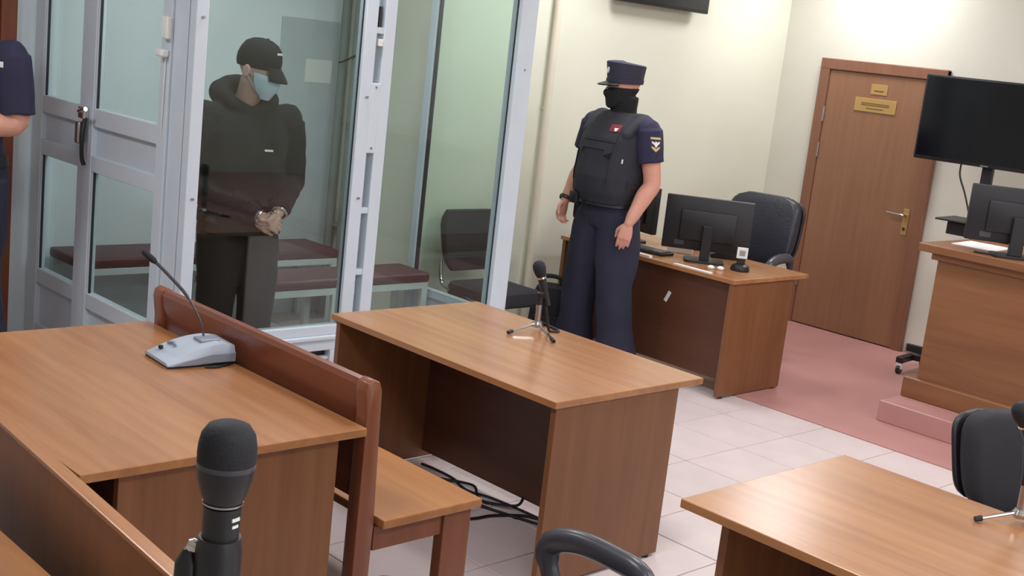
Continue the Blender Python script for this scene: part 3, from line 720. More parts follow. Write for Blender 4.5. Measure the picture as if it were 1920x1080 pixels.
# nearest microphone on a floor stand
NM = Vector((-1.0, .625, 0))
t = thing('stand_microphone', 'large black microphone on a stand close to the camera at lower left', 'microphone', NM)
ax = align_z((-.006, -.004, 1.27), (.012, .012, 1))
def LZ(prof, m, name, n=32): return obj(name, lathe(prof, n, mat4=ax), m, t, smooth=True, angle=50)
LZ([(0, .158), (.0195, .160), (.0235, .17), (.0275, .185), (.0284, .196)], 'black', 'capsule_cup')
LZ([(0, .195), (.0286, .195), (.0288, .1975), (.0286, .200), (0, .2005)], 'grey_plastic', 'capsule_ring')
LZ([(0, .200), (.0284, .200), (.0288, .208), (.0282, .218), (.0262, .228), (.0205, .2365), (.012, .240), (.005, .241), (0, .241)], 'black_matte', 'mic_head')
LZ([(0, .157), (.0198, .157), (.0200, .1592), (0, .1595)], 'steel', 'neck_ring')
LZ([(0, -.10), (.014, -.10), (.0165, .06), (.0190, .155), (0, .156)], 'black', 'body')
obj('switch', xform(box(.0165, .0190, -.004, .004, .136, .139), ax @ Matrix.Rotation(math.radians(15), 4, 'Z')), 'white', t)
obj('switch_mark', xform(box(.0165, .0193, -.005, .005, .143, .1465), ax @ Matrix.Rotation(math.radians(15), 4, 'Z')), 'white', t)
obj('clip', lathe([(0, -.08), (.021, -.08), (.0228, .0), (.0232, .108), (.021, .122), (0, .123)], 24, mat4=ax), 'black', t, smooth=True)
obj('clip_screw', lathe([(0, -.004), (.007, -.004), (.008, .004), (.006, .008), (0, .009)], 14, mat4=align_z(Vector((-.006, -.004, 1.27)) + Vector((-.0145, -.0155, .108)), (-.69, -.72, .25))), 'chrome', t, smooth=True)
obj('clamp_knob', tube([(-.020, -.020, 1.20), (-.024, -.024, 1.32), (-.024, -.024, 1.362), (-.024, -.024, 1.376)], [.013, .0145, .0135, .006], 16), 'black', t, smooth=True)
obj('stand_pole', cyl((-.012, -.010, .06), (-.008, -.006, 1.20), .011, .009, n=14), 'black', t, smooth=True)
obj('stand_base', lathe([(0, 0), (.13, 0), (.132, .012), (.12, .02), (.03, .03), (.02, .06), (0, .06)], 32), 'black', t, smooth=True)

# cables under the middle table
def cable(label, pts, r=.006):
    return tagged('floor_cable', tube(smooth_path(pts, 8), r, 8), 'cable', label, 'cable', 'cables under the middle table', True)
Z = .007
cable('black cable curling from under the bench seat to the table panel', [(-4.02, 3.50, Z), (-3.95, 3.51, Z), (-3.81, 3.50, .012), (-3.73, 3.48, Z), (-3.66, 3.47, Z), (-3.58, 3.50, Z), (-3.45, 3.52, Z), (-3.30, 3.53, Z)])
cable('black cable looping up beside the table panel bottom', [(-3.86, 3.44, Z), (-3.74, 3.50, .015), (-3.66, 3.50, .022), (-3.58, 3.45, Z), (-3.50, 3.46, .012), (-3.42, 3.52, .02), (-3.40, 3.535, .06)])
cable('lowest black cable running straight along the tiles', [(-3.62, 3.05, Z), (-3.52, 3.16, Z), (-3.43, 3.27, Z), (-3.41, 3.38, Z), (-3.34, 3.50, Z), (-3.24, 3.54, Z)])
cable('black cable crossing the other cables near the table leg', [(-3.70, 3.28, Z), (-3.55, 3.38, .013), (-3.46, 3.42, Z), (-3.36, 3.45, Z), (-3.20, 3.50, Z)])
#PEOPLE
# ------------------------------------------------------------------ people
def ellipse_ring(cx, cy, z, rx, ryf, ryb, n=28, e=2.3):
    out = []
    for j in range(n):
        a = 2 * PI * j / n; c, s = math.cos(a), math.sin(a)
        x = math.copysign(abs(c) ** (2 / e), c) * rx
        y = math.copysign(abs(s) ** (2 / e), s) * (ryb if s > 0 else ryf)
        out.append(Vector((cx + x, cy + y, z)))
    return out
def lerp_path(P, R, k=6):
    pp = smooth_path(P, k); rr = []
    for i in range(len(P) - 1):
        for s in range(k):
            t = s / k; t = t * t * (3 - 2 * t); rr.append(R[i] * (1 - t) + R[i + 1] * t)
    rr.append(R[-1]); return pp, rr
def limb(P, R, n=16, k=5, flat=1.0, up=None):
    pp, rr = lerp_path(P, R, k)
    # rounded ends
    d0 = (pp[0] - pp[1]).normalized(); d1 = (pp[-1] - pp[-2]).normalized()
    pp = [pp[0] + d0 * rr[0] * .8, pp[0] + d0 * rr[0] * .5] + pp + [pp[-1] + d1 * rr[-1] * .5, pp[-1] + d1 * rr[-1] * .8]
    rr = [rr[0] * .45, rr[0] * .85] + rr + [rr[-1] * .85, rr[-1] * .45]
    return tube(pp, rr, n, flat=flat, up=up)
def limb_flat_end(P, R, n=16, k=5):
    pp, rr = lerp_path(P, R, k)
    return tube(pp, rr, n)
def fuse(pieces, voxel, smooth=2, fold=0.0, freq=9.0, seed=0.0, stretch=(1, 1, .5)):
    bm = new()
    for p in pieces: merge(bm, p)
    bmesh.ops.recalc_face_normals(bm, faces=bm.faces)
    me = bpy.data.meshes.new('tmp'); bm.to_mesh(me); bm.free()
    o = bpy.data.objects.new('tmp', me); COL.objects.link(o)
    r = o.modifiers.new('r', 'REMESH'); r.mode = 'VOXEL'; r.voxel_size = voxel
    if smooth:
        s = o.modifiers.new('s', 'SMOOTH'); s.factor = 0.5; s.iterations = smooth
    dg = bpy.context.evaluated_depsgraph_get()
    out = bpy.data.meshes.new_from_object(o.evaluated_get(dg))
    bpy.data.objects.remove(o); bpy.data.meshes.remove(me)
    if fold:
        nrm = [v.normal.copy() for v in out.vertices]
        for v, nn in zip(out.vertices, nrm):
            p = v.co
            q = Vector((p.x * freq * stretch[0] + seed, p.y * freq * stretch[1], p.z * freq * stretch[2] + seed * .7))
            f = noise.noise(q) + .5 * noise.noise(q * 2.1 + Vector((3, 1, 2)))
            v.co = p + nn * (fold * f)
    return out
def bvh_of(me): return BVHTree.FromPolygons([v.co.copy() for v in me.vertices], [tuple(p.vertices) for p in me.polygons])
def decal(polys, origin, ex, ey, dirn, bvh, lift, n=10):
    # polygon in 2-D laid on the cloth by projecting it along dirn
    b = new(); origin = Vector(origin); ex = Vector(ex).normalized(); ey = Vector(ey).normalized(); dn = Vector(dirn).normalized()
    for poly in polys:
        cx = sum(p[0] for p in poly) / len(poly); cy = sum(p[1] for p in poly) / len(poly)
        rings = []
        for s in (1.0, .66, .33):
            ring_ = []
            for i in range(len(poly)):
                x = cx + (poly[i][0] - cx) * s; y = cy + (poly[i][1] - cy) * s
                p0 = origin + ex * x + ey * y - dn * .2
                h = bvh.ray_cast(p0, dn)[0]
                h = h if h is not None else origin + ex * x + ey * y
                ring_.append(h - dn * lift)
            rings.append(ring_)
        h = bvh.ray_cast(origin + ex * cx + ey * cy - dn * .2, dn)[0] or (origin + ex * cx + ey * cy)
        loft(rings, b, cap=False)
        bmesh.ops.contextual_create
        vs = list(b.verts)[-len(poly):]
        b.faces.new(vs)
        # a thin raised rim gives the patch its thickness
        base = [p + dn * (lift + .002) for p in rings[0]]
        loft([base, rings[0]], b, cap=False)
    return b
def arc(pts, n=4):
    out = []
    for i in range(len(pts)):
        a = pts[i]; c = pts[(i + 1) % len(pts)]
        for k in range(n): out.append((a[0] + (c[0] - a[0]) * k / n, a[1] + (c[1] - a[1]) * k / n))
    return out

def hand(wrist, d, pn, tsign, curl=.5, thumb_in=.4, spread=.006, sc=1.0):
    # d: wrist to knuckles, pn: the way the palm faces, tsign: which side the thumb is on
    w = Vector(wrist); d = Vector(d).normalized(); pn = Vector(pn); pn = (pn - d * pn.dot(d)).normalized()
    lat = d.cross(pn).normalized() * tsign
    P = []
    rings = []
    for (s, hw, ht) in ((-.02, .024, .019), (.01, .027, .019), (.04, .037, .017), (.07, .041, .0145), (.092, .039, .011)):
        rings.append([w + d * s * sc + (lat * math.cos(2 * PI * j / 16) * hw + pn * math.sin(2 * PI * j / 16) * ht) * sc for j in range(16)])
    P.append(loft(rings))
    for i, ln in enumerate((.072, .080, .074, .058)):
        off = (.0305 - i * .0205)
        p = w + d * (.086 - abs(i - 1) * .004) * sc + lat * off * sc
        pts = [p - d * .012 * sc, p]; ang = 0.12
        side = lat * (spread * (1.2 - i * .8))
        for f in (.44, .31, .25):
            ang += curl * (1.0 if f == .44 else .9)
            dd = (d * math.cos(ang) + pn * math.sin(ang) + side).normalized()
            p = p + dd * ln * f * sc; pts.append(p)
        P.append(limb(pts, [.0082 * sc, .0086 * sc, .0080 * sc, .0074 * sc, .0064 * sc], 10, 3))
    tb = w + d * .022 * sc + lat * .024 * sc + pn * .004
    d1 = (d * .62 + lat * .62 + pn * thumb_in).normalized(); d2 = (d * .85 + lat * (.25 - thumb_in * .5) + pn * thumb_in).normalized()
    P.append(limb([tb, tb + d1 * .036 * sc, tb + d1 * .036 * sc + d2 * .028 * sc, tb + d1 * .036 * sc + d2 * .05 * sc], [.0145 * sc, .0115 * sc, .0095 * sc, .0075 * sc], 10, 3))
    return P

HEAD = [(-.004, .020, .022, .020, -.058), (.012, .040, .036, .040, -.045), (.04, .055, .060, .062, -.025), (.07, .064, .078, .080, -.012), (.10, .069, .087, .095, -.004), (.13, .0735, .090, .103, .002), (.16, .075, .089, .103, .004), (.19, .070, .080, .092, .005), (.215, .056, .062, .072, .006), (.232, .034, .036, .044, .006), (.238, .012, .013, .015, .006)]
def head_at(z):
    H = HEAD
    if z <= H[0][0]: return H[0][1:]
    for a, b_ in zip(H, H[1:]):
        if z <= b_[0]:
            t = (z - a[0]) / (b_[0] - a[0]); return tuple(a[i] * (1 - t) + b_[i] * t for i in range(1, 5))
    return H[-1][1:]
def head_point(z, a, grow=0.0):
    rx, rf, rb, cy = head_at(z)
    c, s = math.sin(a), -math.cos(a)      # a = 0 is straight ahead (-y)
    return Vector((c * (rx + grow), cy + s * ((rf if s < 0 else rb) + grow), z))
def head_pieces(T, ears=True):
    P = [xform(loft([ellipse_ring(0, h[4], h[0], h[1], h[2], h[3], 28, 2.15) for h in HEAD]), T)]
    P.append(xform(limb([(0, -.082, .122), (0, -.096, .095), (0, -.106, .078), (0, -.094, .068)], [.009, .011, .015, .012], 12, 3), T))   # nose
    P.append(xform(limb([(-.046, -.074, .136), (0, -.090, .138), (.046, -.074, .136)], [.008, .009, .008], 10, 3), T))                   # brow
    P.append(xform(limb([(-.020, -.083, .040), (0, -.089, .041), (.020, -.083, .040)], [.007, .008, .007], 10, 3), T))                   # lips
    for s in ((-1, 1) if ears else ()):
        ear = [[Vector((s * (.070 + .012 * k), .012 + .020 * math.cos(a) * f + .004 * k, .098 + .032 * math.sin(a) * f)) for a in [2 * PI * j / 14 for j in range(14)]] for k, f in ((0, .7), (.6, .95), (1.1, 1.0), (1.5, .85))]
        P.append(xform(loft(ear), T))
    return P
def eyes(T, parent):
    for s in (-1, 1):
        e = obj('eye', lathe([(0, -.0115), (.007, -.009), (.0115, 0), (.007, .009), (0, .0115)], 14, mat4=T @ Matrix.Translation((s * .031, -.077, .119))), 'eye', parent, smooth=True, angle=180)
        obj('iris', lathe([(0, 0), (.005, 0), (.004, .0012), (0, .0016)], 12, mat4=T @ align_z((s * .031, -.0885, .119), (0, -1, 0))), 'iris', e, smooth=True)

TORSO = [(.86, .135, .10, .115, 0), (.93, .165, .115, .13, 0), (1.0, .16, .115, .115, 0), (1.08, .148, .115, .10, 0), (1.18, .150, .118, .105, 0), (1.28, .163, .12, .115, 0), (1.37, .172, .112, .118, .005), (1.43, .155, .092, .105, .012), (1.475, .105, .07, .085, .018), (1.51, .065, .058, .065, .02)]
def torso(spec, g=0.0, gf=0.0, z0=None, z1=None, e=2.35):
    r = []
    for (z, rx, rf, rb, cy) in spec:
        if z0 is not None and z < z0 - 1e-6: continue
        if z1 is not None and z > z1 + 1e-6: continue
        r.append(ellipse_ring(0, cy, z, rx + g, rf + g + gf, rb + g, 32, e))
    return loft(r)
def spec_mod(spec, f): return [f(*s) for s in spec]

def build_body(root, pose, skin, voxel=.0045):
    P = [torso(TORSO, -.012)]
    T = pose['head']
    nb = Vector((0, .018, 1.46)); nt_ = T @ Vector((0, .012, .05))
    P.append(limb([nb, (nb + nt_) / 2, nt_], [.064, .056, .056], 18, 4))
    P += head_pieces(T, pose.get('ears', True))
    for s, side in ((1, 'L'), (-1, 'R')):
        sh, el, wr = (Vector(v) for v in pose['arm' + side])
        k = pose.get('bulk', 1.0)
        P.append(limb([sh, sh.lerp(el, .35), el, el.lerp(wr, .3), el.lerp(wr, .75), wr], [.050, .050 * k, .044 * k, .045 * k, .034 * k, .0265], 18, 4))
        hd = pose['hand' + side]
        P += hand(wr, hd['d'], hd['pn'], hd['t'], hd.get('curl', .5), hd.get('thumb', .4))
        hip = Vector((s * .092, .005, .90)); kn = Vector(pose['leg' + side][0]); an = Vector(pose['leg' + side][1])
        P.append(limb([hip, hip.lerp(kn, .5), kn, kn.lerp(an, .35), an], [.085, .075, .052, .052, .036], 18, 4))
        P.append(limb([an + Vector((0, .03, -.03)), an + Vector((0, -.08, -.04)), an + Vector((s * .01, -.16, -.05))], [.036, .036, .028], 14, 3))
    me = fuse(P, voxel, 2)
    o = obj('body', me, skin, root, smooth=True, angle=180)
    return o
def trousers(root, pose, m, g=.035, hem=.09, low=.085, z_top=1.02, seed=1.0, wide=1.0, belly=0.0):
    sp = [s for s in TORSO if s[0] <= 1.0]
    P = [torso(sp + [(z_top, .156, .116, .110, 0)], .022, belly)]
    for s, side in ((1, 'L'), (-1, 'R')):
        hip = Vector((s * .088, .005, .92)); kn = Vector(pose['leg' + side][0]); an = Vector(pose['leg' + side][1])
        end = Vector((an.x, an.y, hem))
        P.append(limb_flat_end([hip, hip.lerp(kn, .45), kn, kn.lerp(end, .5), end], [.105 * wide, .108 * wide, .088 * wide, .086 * wide, low * wide], 22, 5))
    me = fuse(P, .009, 3, fold=.011, freq=8.0, seed=seed, stretch=(1.2, 1.2, .55))
    return obj('trousers', me, m, root, smooth=True, angle=180)
def shoes(root, pose, m):
    for s, side in ((1, 'L'), (-1, 'R')):
        an = Vector(pose['leg' + side][1])
        rings = []
        for (y, w, h) in ((.09, .034, .07), (.07, .046, .13), (.02, .050, .14), (-.04, .051, .11), (-.10, .055, .082), (-.16, .051, .066), (-.195, .034, .045)):
            rings.append([Vector((an.x + a, an.y + y, max(0.0, h / 2 + b_))) for a, b_ in rrect(w * 2, h, min(w, h / 2) * .75, 4)])
        obj('shoe', loft(rings), m, root, smooth=True, angle=60)

def Thead(base, yaw, pitch, roll=0.0):
    return Matrix.Translation(Vector(base)) @ Matrix.Rotation(yaw, 4, 'Z') @ Matrix.Rotation(pitch, 4, 'X') @ Matrix.Rotation(roll, 4, 'Y')

# --- police uniform shared by both officers
def police(root, pose, vest=True, belly=.03, seed=2.0, sleeve=.62, wide=1.06):
    body = build_body(root, pose, 'skin')
    T = pose['head']
    eyes(T, body)
    trousers(root, pose, 'navy_trouser', wide=wide, seed=seed, low=.105)
    shoes(root, pose, 'boot')
    P = [torso([s for s in TORSO if s[0] >= .99], .016, belly)]
    for side in 'LR':
        sh, el, wr = (Vector(v) for v in pose['arm' + side])
        P.append(limb_flat_end([sh + Vector((0, 0, .012)), sh.lerp(el, .3), sh.lerp(el, sleeve), sh.lerp(el, sleeve + .12)], [.076, .080, .077, .078], 20, 5))
        inner = Vector((sh.x * .55, .012, 1.43)); P.append(limb([inner, sh + Vector((0, 0, .008))], [.066, .070], 18, 4))
    me = fuse(P, .008, 3, fold=.006, freq=10, seed=seed + 1)
    shirt = obj('shirt', me, 'navy', root, smooth=True, angle=180)
    bv = bvh_of(me)
    # belt
    r0_ = ellipse_ring(0, 0, .985, .190, .158 + belly, .145, 36); r1_ = ellipse_ring(0, 0, 1.03, .186, .150 + belly, .142, 36)
    obj('belt', loft([r0_, r1_]), 'black', root, smooth=True)
    return body, shirt, bv, T
def neck_mask(root, T, top=.108):
    # knitted face and neck covering, open only above the nose
    P = []
    Rr = []
    for z, g in ((-.012, .006), (.0, .016), (.03, .015), (.06, .013), (.085, .012), (top, .010)):
        Rr.append([T @ head_point(z, PI / 2 + 2 * PI * j / 32, g) for j in range(32)])
    P.append(loft(Rr))
    P.append(xform(limb([(0, -.094, top - .012), (0, -.108, top - .03), (0, -.10, .05)], [.012, .017, .012], 12, 3), T))
    nb = Vector((0, .016, 1.45)); nt2 = T @ Vector((0, .018, .055))
    P.append(limb_flat_end([nb, nb.lerp(nt2, .5), nt2], [.088, .076, .078], 24, 4))
    me = fuse(P, .006, 2, fold=.003, freq=22, seed=3)
    obj('face_mask', me, 'knit', root, smooth=True, angle=180)
def police_cap(root, T, m='navy_cap'):
    # soft peaked field cap: upright crown, flat sloping top, short peak
    R = []
    for (z, g, dz) in ((.128, .011, 0), (.150, .013, 0), (.19, .017, .003), (.234, .023, .008)):
        ring_ = []
        for j in range(36):
            p = head_point(min(z, .155), 2 * PI * j / 36, g)
            p.z = z + dz * (-p.y / .1)
            ring_.append(T @ p)
        R.append(ring_)
    top = []
    for s, dz in ((.93, .006), (.6, .010), (.2, .011)):
        ring_ = []
        for j in range(36):
            p = head_point(.155, 2 * PI * j / 36, .023); p = Vector((p.x * s, p.y * s + .0, .234 + dz + .008 * (-p.y / .1)))
            ring_.append(T @ p)
        top.append(ring_)
    cap = obj('cap', loft(R + top), m, root, smooth=True, angle=50)
    band = [[T @ head_point(z, 2 * PI * j / 36, g) for j in range(36)] for z, g in ((.126, .012), (.127, .0155), (.150, .0165), (.151, .013))]
    obj('cap_band', loft(band, cap=False), m, cap, smooth=True)
    pk = []
    for s in (0, .5, 1.0):
        row = []
        for k in range(15):
            a = -.85 + 1.7 * k / 14
            p = head_point(.135, a, .012 + .062 * s * max(0, math.cos(a * 1.7)) ** .6)
            p.z = .136 - .018 * s - .010 * s * (a / 1.05) ** 2 * 0
            row.append(p)
        pk.append(row)
    b = new()
    up_ = [[T @ p for p in r] for r in pk]; dn = [[T @ (p + Vector((0, 0, -.006))) for p in r] for r in pk]
    loft([u + list(reversed(d_)) for u, d_ in zip(up_, dn)], b)
    obj('cap_peak', b, 'black', cap, smooth=True, angle=50)
    ck = T @ head_point(.155, 0, .020)
    obj('cockade', lathe([(0, 0), (.011, 0), (.010, .004), (0, .005)], 14, mat4=T @ align_z(head_point(.155, 0, .019) + Vector((0, 0, .042)), (0, -1, .1)) @ Matrix.Scale(1.7, 4, (0, 1, 0))), 'white', cap, smooth=True)
SH = [(-.034, .043), (.034, .043), (.036, .0), (.028, -.030), (.0, -.050), (-.028, -.030), (-.036, .0)]

# --- the officer by the table
OFF = (-4.90, 5.53, 0)
off = thing('person', 'masked officer in navy uniform, black vest and peaked cap standing by the middle table', 'person', OFF, math.radians(0), 'people')
off.scale = (1.03, 1.03, 1.035)
po = dict(head=Thead((0, -.008, 1.542), math.radians(-18), math.radians(2)),
          armL=((.208, .012, 1.420), (.262, .035, 1.145), (.250, -.105, .915)),
          armR=((-.208, .012, 1.420), (-.275, .03, 1.165), (-.285, -.075, .955)),
          handL=dict(d=(-.05, -.22, -1), pn=(-.6, .8, 0), t=-1, curl=.3), handR=dict(d=(.0, -.3, -1), pn=(.9, -.1, 0), t=1, curl=.5),
          legL=((.135, -.02, .49), (.165, .03, .085)), legR=((-.135, -.02, .49), (-.175, .02, .085)), bulk=1.12, ears=False)
body, shirt, bv, T = police(off, po, belly=.02, seed=2.0, wide=1.18, sleeve=.48)
neck_mask(off, T, .104)
police_cap(off, T)
# vest
VS = [(1.0, .182, .185, .145, 0), (1.06, .196, .215, .155, 0), (1.15, .202, .225, .16, 0), (1.26, .206, .205, .162, 0), (1.36, .200, .18, .16, .004), (1.43, .188, .150, .150, .010), (1.475, .160, .122, .130, .016), (1.51, .112, .095, .105, .018)]
P = [loft([ellipse_ring(0, s[4], s[0], s[1], s[2], s[3], 36, 2.7) for s in VS])]
for s in (1, -1):
    P.append(limb([(s * .135, -.10, 1.39), (s * .150, -.02, 1.468), (s * .150, .05, 1.472), (s * .135, .12, 1.39)], [.034, .036, .036, .034], 14, 4, flat=1.4, up=(1, 0, 0)))
me = fuse(P, .007, 3, fold=.005, freq=9, seed=5)
vest = obj('vest', me, 'vest', off, smooth=True, angle=180)
vb = bvh_of(me)
obj('vest_panel', decal([arc([(-.125, .10), (.125, .10), (.13, -.13), (-.13, -.13)], 5)], (0, 0, 1.24), (1, 0, 0), (0, 0, 1), (0, 1, 0), vb, .008), 'vest', vest, smooth=True)
obj('vest_flap', decal([arc([(-.13, .03), (.13, .03), (.13, -.03), (-.13, -.03)], 5)], (0, 0, 1.375), (1, 0, 0), (0, 0, 1), (0, 1, 0), vb, .006), 'vest', vest, smooth=True)
obj('vest_strap', decal([arc([(-.10, .022), (.10, .022), (.10, -.022), (-.10, -.022)], 5)], (0, 0, 1.12), (0, 1, 0), (0, 0, 1), (-1, 0, 0), vb, .006), 'vest', vest, smooth=True)
obj('buckle', decal([arc([(-.004, .012), (.004, .012), (.004, -.012), (-.004, -.012)], 2)], (.135, 0, 1.25), (1, 0, 0), (0, 0, 1), (-.3, 1, 0), vb, .008), 'steel', vest)
obj('badge', decal([arc([(-.03, .02), (.03, .02), (.03, -.02), (-.03, -.02)], 3)], (.095, 0, 1.425), (1, 0, 0), (0, .2, 1), (0, 1, 0), vb, .008), 'red', vest)
obj('badge_mark', decal([arc([(-.012, .008), (.012, .008), (.004, -.010), (-.004, -.010)], 2)], (.105, 0, 1.418), (1, 0, 0), (0, .2, 1), (0, 1, 0), vb, .011), 'white', vest)
# shoulder patch with its eagle
po0 = (.26, -.006, 1.365); ex = (.25, 1, 0); ey = (0, 0, 1); dn = (-1, .25, 0)
pa = obj('sleeve_patch', decal([arc(SH, 4)], po0, ex, ey, dn, bv, .003), 'navy_cap', shirt)
rim = [arc([(-.030, .037), (.030, .037), (.030, .026), (-.030, .026)], 4)]
obj('patch_band', decal(rim, po0, ex, ey, dn, bv, .005), 'gold', pa)
eag = [[(0, .017), (.006, .008), (.024, .016), (.022, .004), (.010, -.004), (.005, -.014), (0, -.018), (-.005, -.014), (-.010, -.004), (-.022, .004), (-.024, .016), (-.006, .008)]]
obj('patch_eagle', decal(eag, po0, ex, ey, dn, bv, .005), 'white', pa)
obj('patch_border', decal([[(-.026, -.012), (-.020, -.014), (0, -.032), (.020, -.014), (.026, -.012), (.022, -.024), (0, -.042), (-.022, -.024)]], po0, ex, ey, dn, bv, .005), 'gold', pa)
# wrist watch on the right wrist
wr = Vector(po['armR'][2]); dv = (Vector(po['armR'][1]) - wr).normalized()
wt = obj('watch', tube([wr + dv * .008, wr + dv * .012, wr + dv * .034, wr + dv * .038], [.030, .034, .034, .030], 18), 'black', off, smooth=True)
obj('watch_face', tube([wr + dv * .022 + Vector((-.030, 0, 0)), wr + dv * .022 + Vector((-.042, 0, 0))], [.020, .019], 16), 'black_gloss', wt, smooth=True)
obj('holster', box(-.235, -.185, -.06, .05, .86, 1.03, bev=.02), 'black', off, smooth=True)
obj('radio', box(-.13, -.07, -.215, -.18, .975, 1.045, bev=.012), 'black', off, smooth=True)

# --- the guard at the left edge
GRD = (-5.95, 2.175, 0)
grd = thing('person', 'guard in navy uniform cut off at the left edge, hands held in front', 'person', GRD, math.radians(35), 'people')
grd.scale = (1.07, 1.07, 1.08)
pg = dict(head=Thead((0, -.005, 1.575), math.radians(10), math.radians(4)),
          armL=((.215, .012, 1.455), (.240, .02, 1.19), (.04, -.225, 1.12)),
          armR=((-.215, .012, 1.455), (-.270, .02, 1.19), (-.06, -.235, 1.09)),
          handL=dict(d=(-1, -.25, -.1), pn=(0, 1, 0), t=1, curl=.5), handR=dict(d=(1, -.25, 0), pn=(0, 1, 0), t=-1, curl=.5),
          legL=((.105, -.02, .49), (.12, .03, .085)), legR=((-.105, -.02, .49), (-.12, .02, .085)), bulk=1.15, ears=False)
body, shirt, bv, T = police(grd, pg, belly=.03, seed=7.0, sleeve=.78)
neck_mask(grd, T)
police_cap(grd, T)
obj('chest_patch', decal([arc([(-.035, .012), (.035, .012), (.035, -.012), (-.035, -.012)], 3)], (.175, -.06, 1.425), (.82, .57, 0), (0, 0, 1), (-.57, .82, 0), bv, .004), 'white', shirt)

# --- the prisoner in the cage
PRI = (-5.29, 3.265, 0)
pri = thing('person', 'handcuffed prisoner in black hoodie, black cap and blue mask standing in the cage', 'person', PRI, math.radians(78), 'people')
pri.scale = (1.03, 1.03, 1.0)
pp_ = dict(head=Thead((0, -.04, 1.525), math.radians(42), math.radians(15)),
           armL=((.205, .005, 1.385), (.250, .02, 1.11), (.115, -.205, .965)),
           armR=((-.205, .005, 1.385), (-.255, .02, 1.07), (.020, -.205, .945)),
           handL=dict(d=(-.55, -.30, -.55), pn=(-.5, .6, .2), t=1, curl=.75), handR=dict(d=(.8, -.35, -.35), pn=(.1, .9, -.2), t=-1, curl=.7),
           legL=((.10, -.02, .48), (.115, .03, .085)), legR=((-.10, -.02, .48), (-.125, .02, .085)), bulk=1.0)
TORSO_KEEP = TORSO
TORSO = [(z - max(0, (z - .86)) * .06, a, b_, c_, d_) for (z, a, b_, c_, d_) in TORSO_KEEP]
def bb(root, pose):
    return build_body(root, pose, 'skin_pale')
body = bb(pri, pp_)
T = pp_['head']
eyes(T, body)
trousers(pri, pp_, 'track', wide=1.0, seed=11.0, low=.085, z_top=.99)
shoes(pri, pp_, 'boot')
HS = [(.86, .192, .15, .158, 0), (.90, .205, .16, .165, 0), (.98, .200, .165, .15, 0), (1.08, .195, .165, .145, 0), (1.2, .200, .16, .148, 0), (1.32, .208, .145, .145, .005), (1.385, .188, .12, .13, .01), (1.43, .125, .095, .105, .015), (1.455, .10, .085, .095, .016)]
P = [loft([ellipse_ring(0, s[4], s[0], s[1], s[2], s[3], 36, 2.3) for s in HS])]
for side in 'LR':
    sh, el, wr = (Vector(v) for v in pp_['arm' + side])
    end = el.lerp(wr, .93)
    P.append(limb_flat_end([sh + Vector((0, 0, .0)), sh.lerp(el, .4), el, el.lerp(wr, .4), end], [.086, .084, .074, .066, .046], 20, 5))
    inner = Vector((sh.x * .5, .012, 1.37)); P.append(limb([inner, sh + Vector((0, 0, .004))], [.08, .082], 18, 4))
# hood lying around the neck, thick behind
hp_ = []; hr_ = []
for k in range(25):
    a = 2 * PI * k / 24
    hp_.append(Vector((math.sin(a) * .104, .022 - math.cos(a) * .092, 1.43 + .09 * (.5 - .5 * math.cos(a)) ** .6)))
    hr_.append(.024 + .042 * (.5 - .5 * math.cos(a)) ** .7)
P.append(tube(hp_, hr_, 14))
P.append(limb([(-.10, .10, 1.50), (0, .155, 1.48), (.10, .10, 1.50)], [.062, .08, .062], 16, 4))
me = fuse(P, .008, 3, fold=.010, freq=8.0, seed=13, stretch=(1, 1, .8))
hood = obj('hoodie', me, 'hoodie', pri, smooth=True, angle=180)
hb_ = bvh_of(me)
for side in 'LR':
    sh, el, wr = (Vector(v) for v in pp_['arm' + side]); c0 = el.lerp(wr, .86); c1 = el.lerp(wr, .97)
    obj('cuff', tube([c0, c0.lerp(c1, .2), c0.lerp(c1, .8), c1], [.044, .049, .046, .040], 18), 'hoodie', hood, smooth=True)
obj('hem_band', loft([ellipse_ring(0, 0, z, a, b_, c_, 40, 2.3) for z, a, b_, c_ in ((.835, .186, .145, .150), (.84, .194, .153, .158), (.89, .200, .158, .164), (.895, .194, .152, .158))]), 'hoodie', hood, smooth=True)
obj('chest_logo', decal([arc([(-.022, .0045), (.022, .0045), (.022, -.0045), (-.022, -.0045)], 3)], (.065, 0, 1.255), (1, 0, -.03), (0, 0, 1), (0, 1, 0), hb_, .004), 'white', hood)
obj('kangaroo_pocket', decal([arc([(-.09, .07), (.09, .07), (.14, -.06), (-.14, -.06)], 5)], (0, 0, .99), (1, 0, 0), (0, 0, 1), (0, 1, 0), hb_, .006), 'hoodie', hood, smooth=True)
# surgical mask
gr = []
for i in range(9):
    z = -.012 + .118 * i / 8; row = []
    for k in range(17):
        a = math.radians(-78 + 156 * k / 16)
        g = .013 + .014 * math.cos(a) ** 2 * math.sin(PI * (i + .5) / 9)
        p = head_point(z, a, g)
        if abs(a) < .5: p.y -= .014 * math.cos(a * PI) * (i / 8)
        p.y -= .006 * math.sin(i * 2.2) * .25
        row.append(T @ p)
    gr.append(row)
b = new()
inn = [[q + (T @ Vector((0, 0, .06)) - q).normalized() * .003 for q in r] for r in gr]
loft([u + list(reversed(v)) for u, v in zip(gr, inn)], b)
mk = obj('face_mask', b, 'mask', pri, smooth=True, angle=60)
for s in (-1, 1):
    for z in (.012, .088):
        obj('ear_loop', tube(smooth_path([T @ head_point(z, s * 1.33, .008), T @ head_point((z + .1) / 2, s * 1.6, .010), T @ Vector((s * .082, .030, .10))], 4), .0022, 6), 'mask', mk)
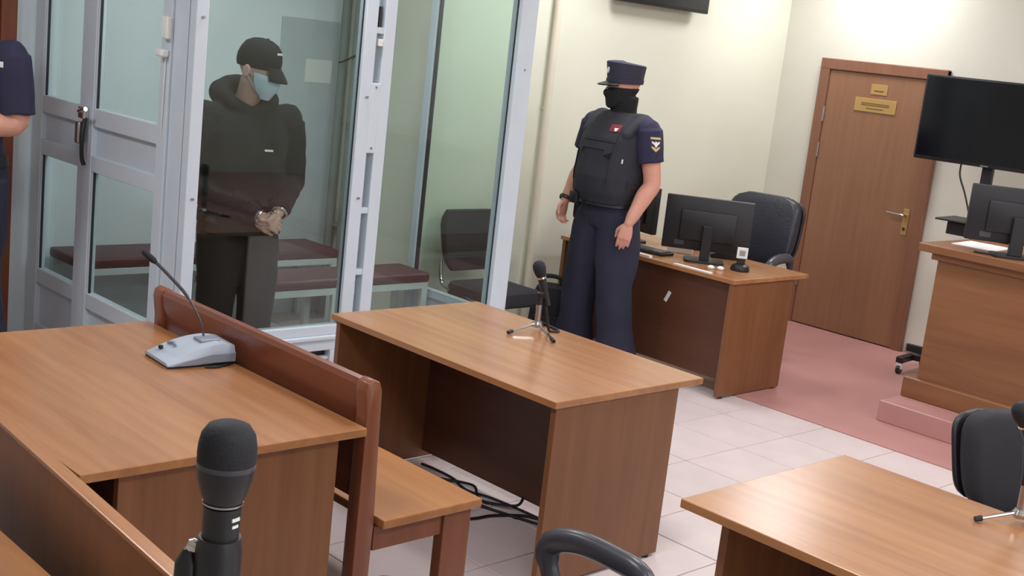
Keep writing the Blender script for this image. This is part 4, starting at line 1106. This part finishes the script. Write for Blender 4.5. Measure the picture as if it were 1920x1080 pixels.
# baseball cap
R = []
for (z, g) in ((.118, .008), (.14, .012), (.165, .014), (.19, .016)):
    R.append([T @ (head_point(z, 2 * PI * j / 36, g) + Vector((0, 0, .018 * (-head_point(z, 2 * PI * j / 36, 0).y / .1) * (1 - (z - .118) / .08)))) for j in range(36)])
for (z, s) in ((.222, .86), (.245, .60), (.256, .3), (.259, .06)):
    R.append([T @ Vector((head_point(.185, 2 * PI * j / 36, .016).x * s, head_point(.185, 2 * PI * j / 36, .016).y * s, z)) for j in range(36)])
cap = obj('cap', loft(R), 'hoodie', pri, smooth=True, angle=180)
pk = []
for s in (0, .35, .7, 1.0):
    row = []
    for k in range(17):
        a = -.75 + 1.5 * k / 16
        p = head_point(.138, a, .010)
        p.y -= .060 * s * (max(0, math.cos(a * 1.8)) ** .5); p.x *= 1 + .05 * s
        p.z = .150 - .050 * s ** 1.2 - .014 * (a) ** 2 * (.3 + s * .7)
        row.append(p)
    pk.append(row)
up_ = [[T @ p for p in r] for r in pk]; dn_ = [[T @ (p + Vector((0, .001, -.006))) for p in r] for r in pk]
obj('cap_peak', loft([u + list(reversed(d_)) for u, d_ in zip(up_, dn_)]), 'hoodie', cap, smooth=True, angle=50)
cb = BVHTree.FromPolygons([v.co.copy() for v in cap.data.vertices], [tuple(p.vertices) for p in cap.data.polygons])
Ti = T.to_3x3()
obj('cap_logo', decal([arc([(-.024, .006), (.024, .006), (.024, -.004), (-.024, -.004)], 3)], T @ Vector((.0, -.05, .205)), Ti @ Vector((1, 0, 0)), Ti @ Vector((0, .3, 1)), Ti @ Vector((0, 1, -.3)), cb, .003), 'white', cap)
obj('cap_button', lathe([(0, 0), (.008, 0), (.006, .005), (0, .006)], 10, mat4=T @ Matrix.Translation((0, 0, .258))), 'hoodie', cap, smooth=True)
TORSO = TORSO_KEEP
# handcuffs on the wrists
hc = thing('handcuffs', 'steel handcuffs locked around the prisoner wrists', 'handcuffs', PRI, math.radians(78))
hc.scale = (1.03, 1.03, 1.0)
for side in 'LR':
    el, wr = Vector(pp_['arm' + side][1]), Vector(pp_['arm' + side][2]); dd = (wr - el).normalized(); c = wr + dd * .004
    u, v = frame_of(dd)
    obj('cuff_ring', tube([c + (u * math.cos(2 * PI * j / 28) + v * math.sin(2 * PI * j / 28)) * .036 for j in range(29)], .0052, 8, flat=1.0), 'chrome', hc, smooth=True)
a = Vector(pp_['armL'][2]) + Vector((-.02, -.035, .012)); c = Vector(pp_['armR'][2]) + Vector((.02, -.035, .016))
for k in range(4):
    p = a.lerp(c, (k + .5) / 4)
    obj('chain_link', tube([p + Vector((math.cos(2 * PI * j / 12) * .011, (math.sin(2 * PI * j / 12) * .006) * (k % 2), math.sin(2 * PI * j / 12) * .006 * (1 - k % 2))) for j in range(13)], .002, 6), 'chrome', hc, smooth=True)
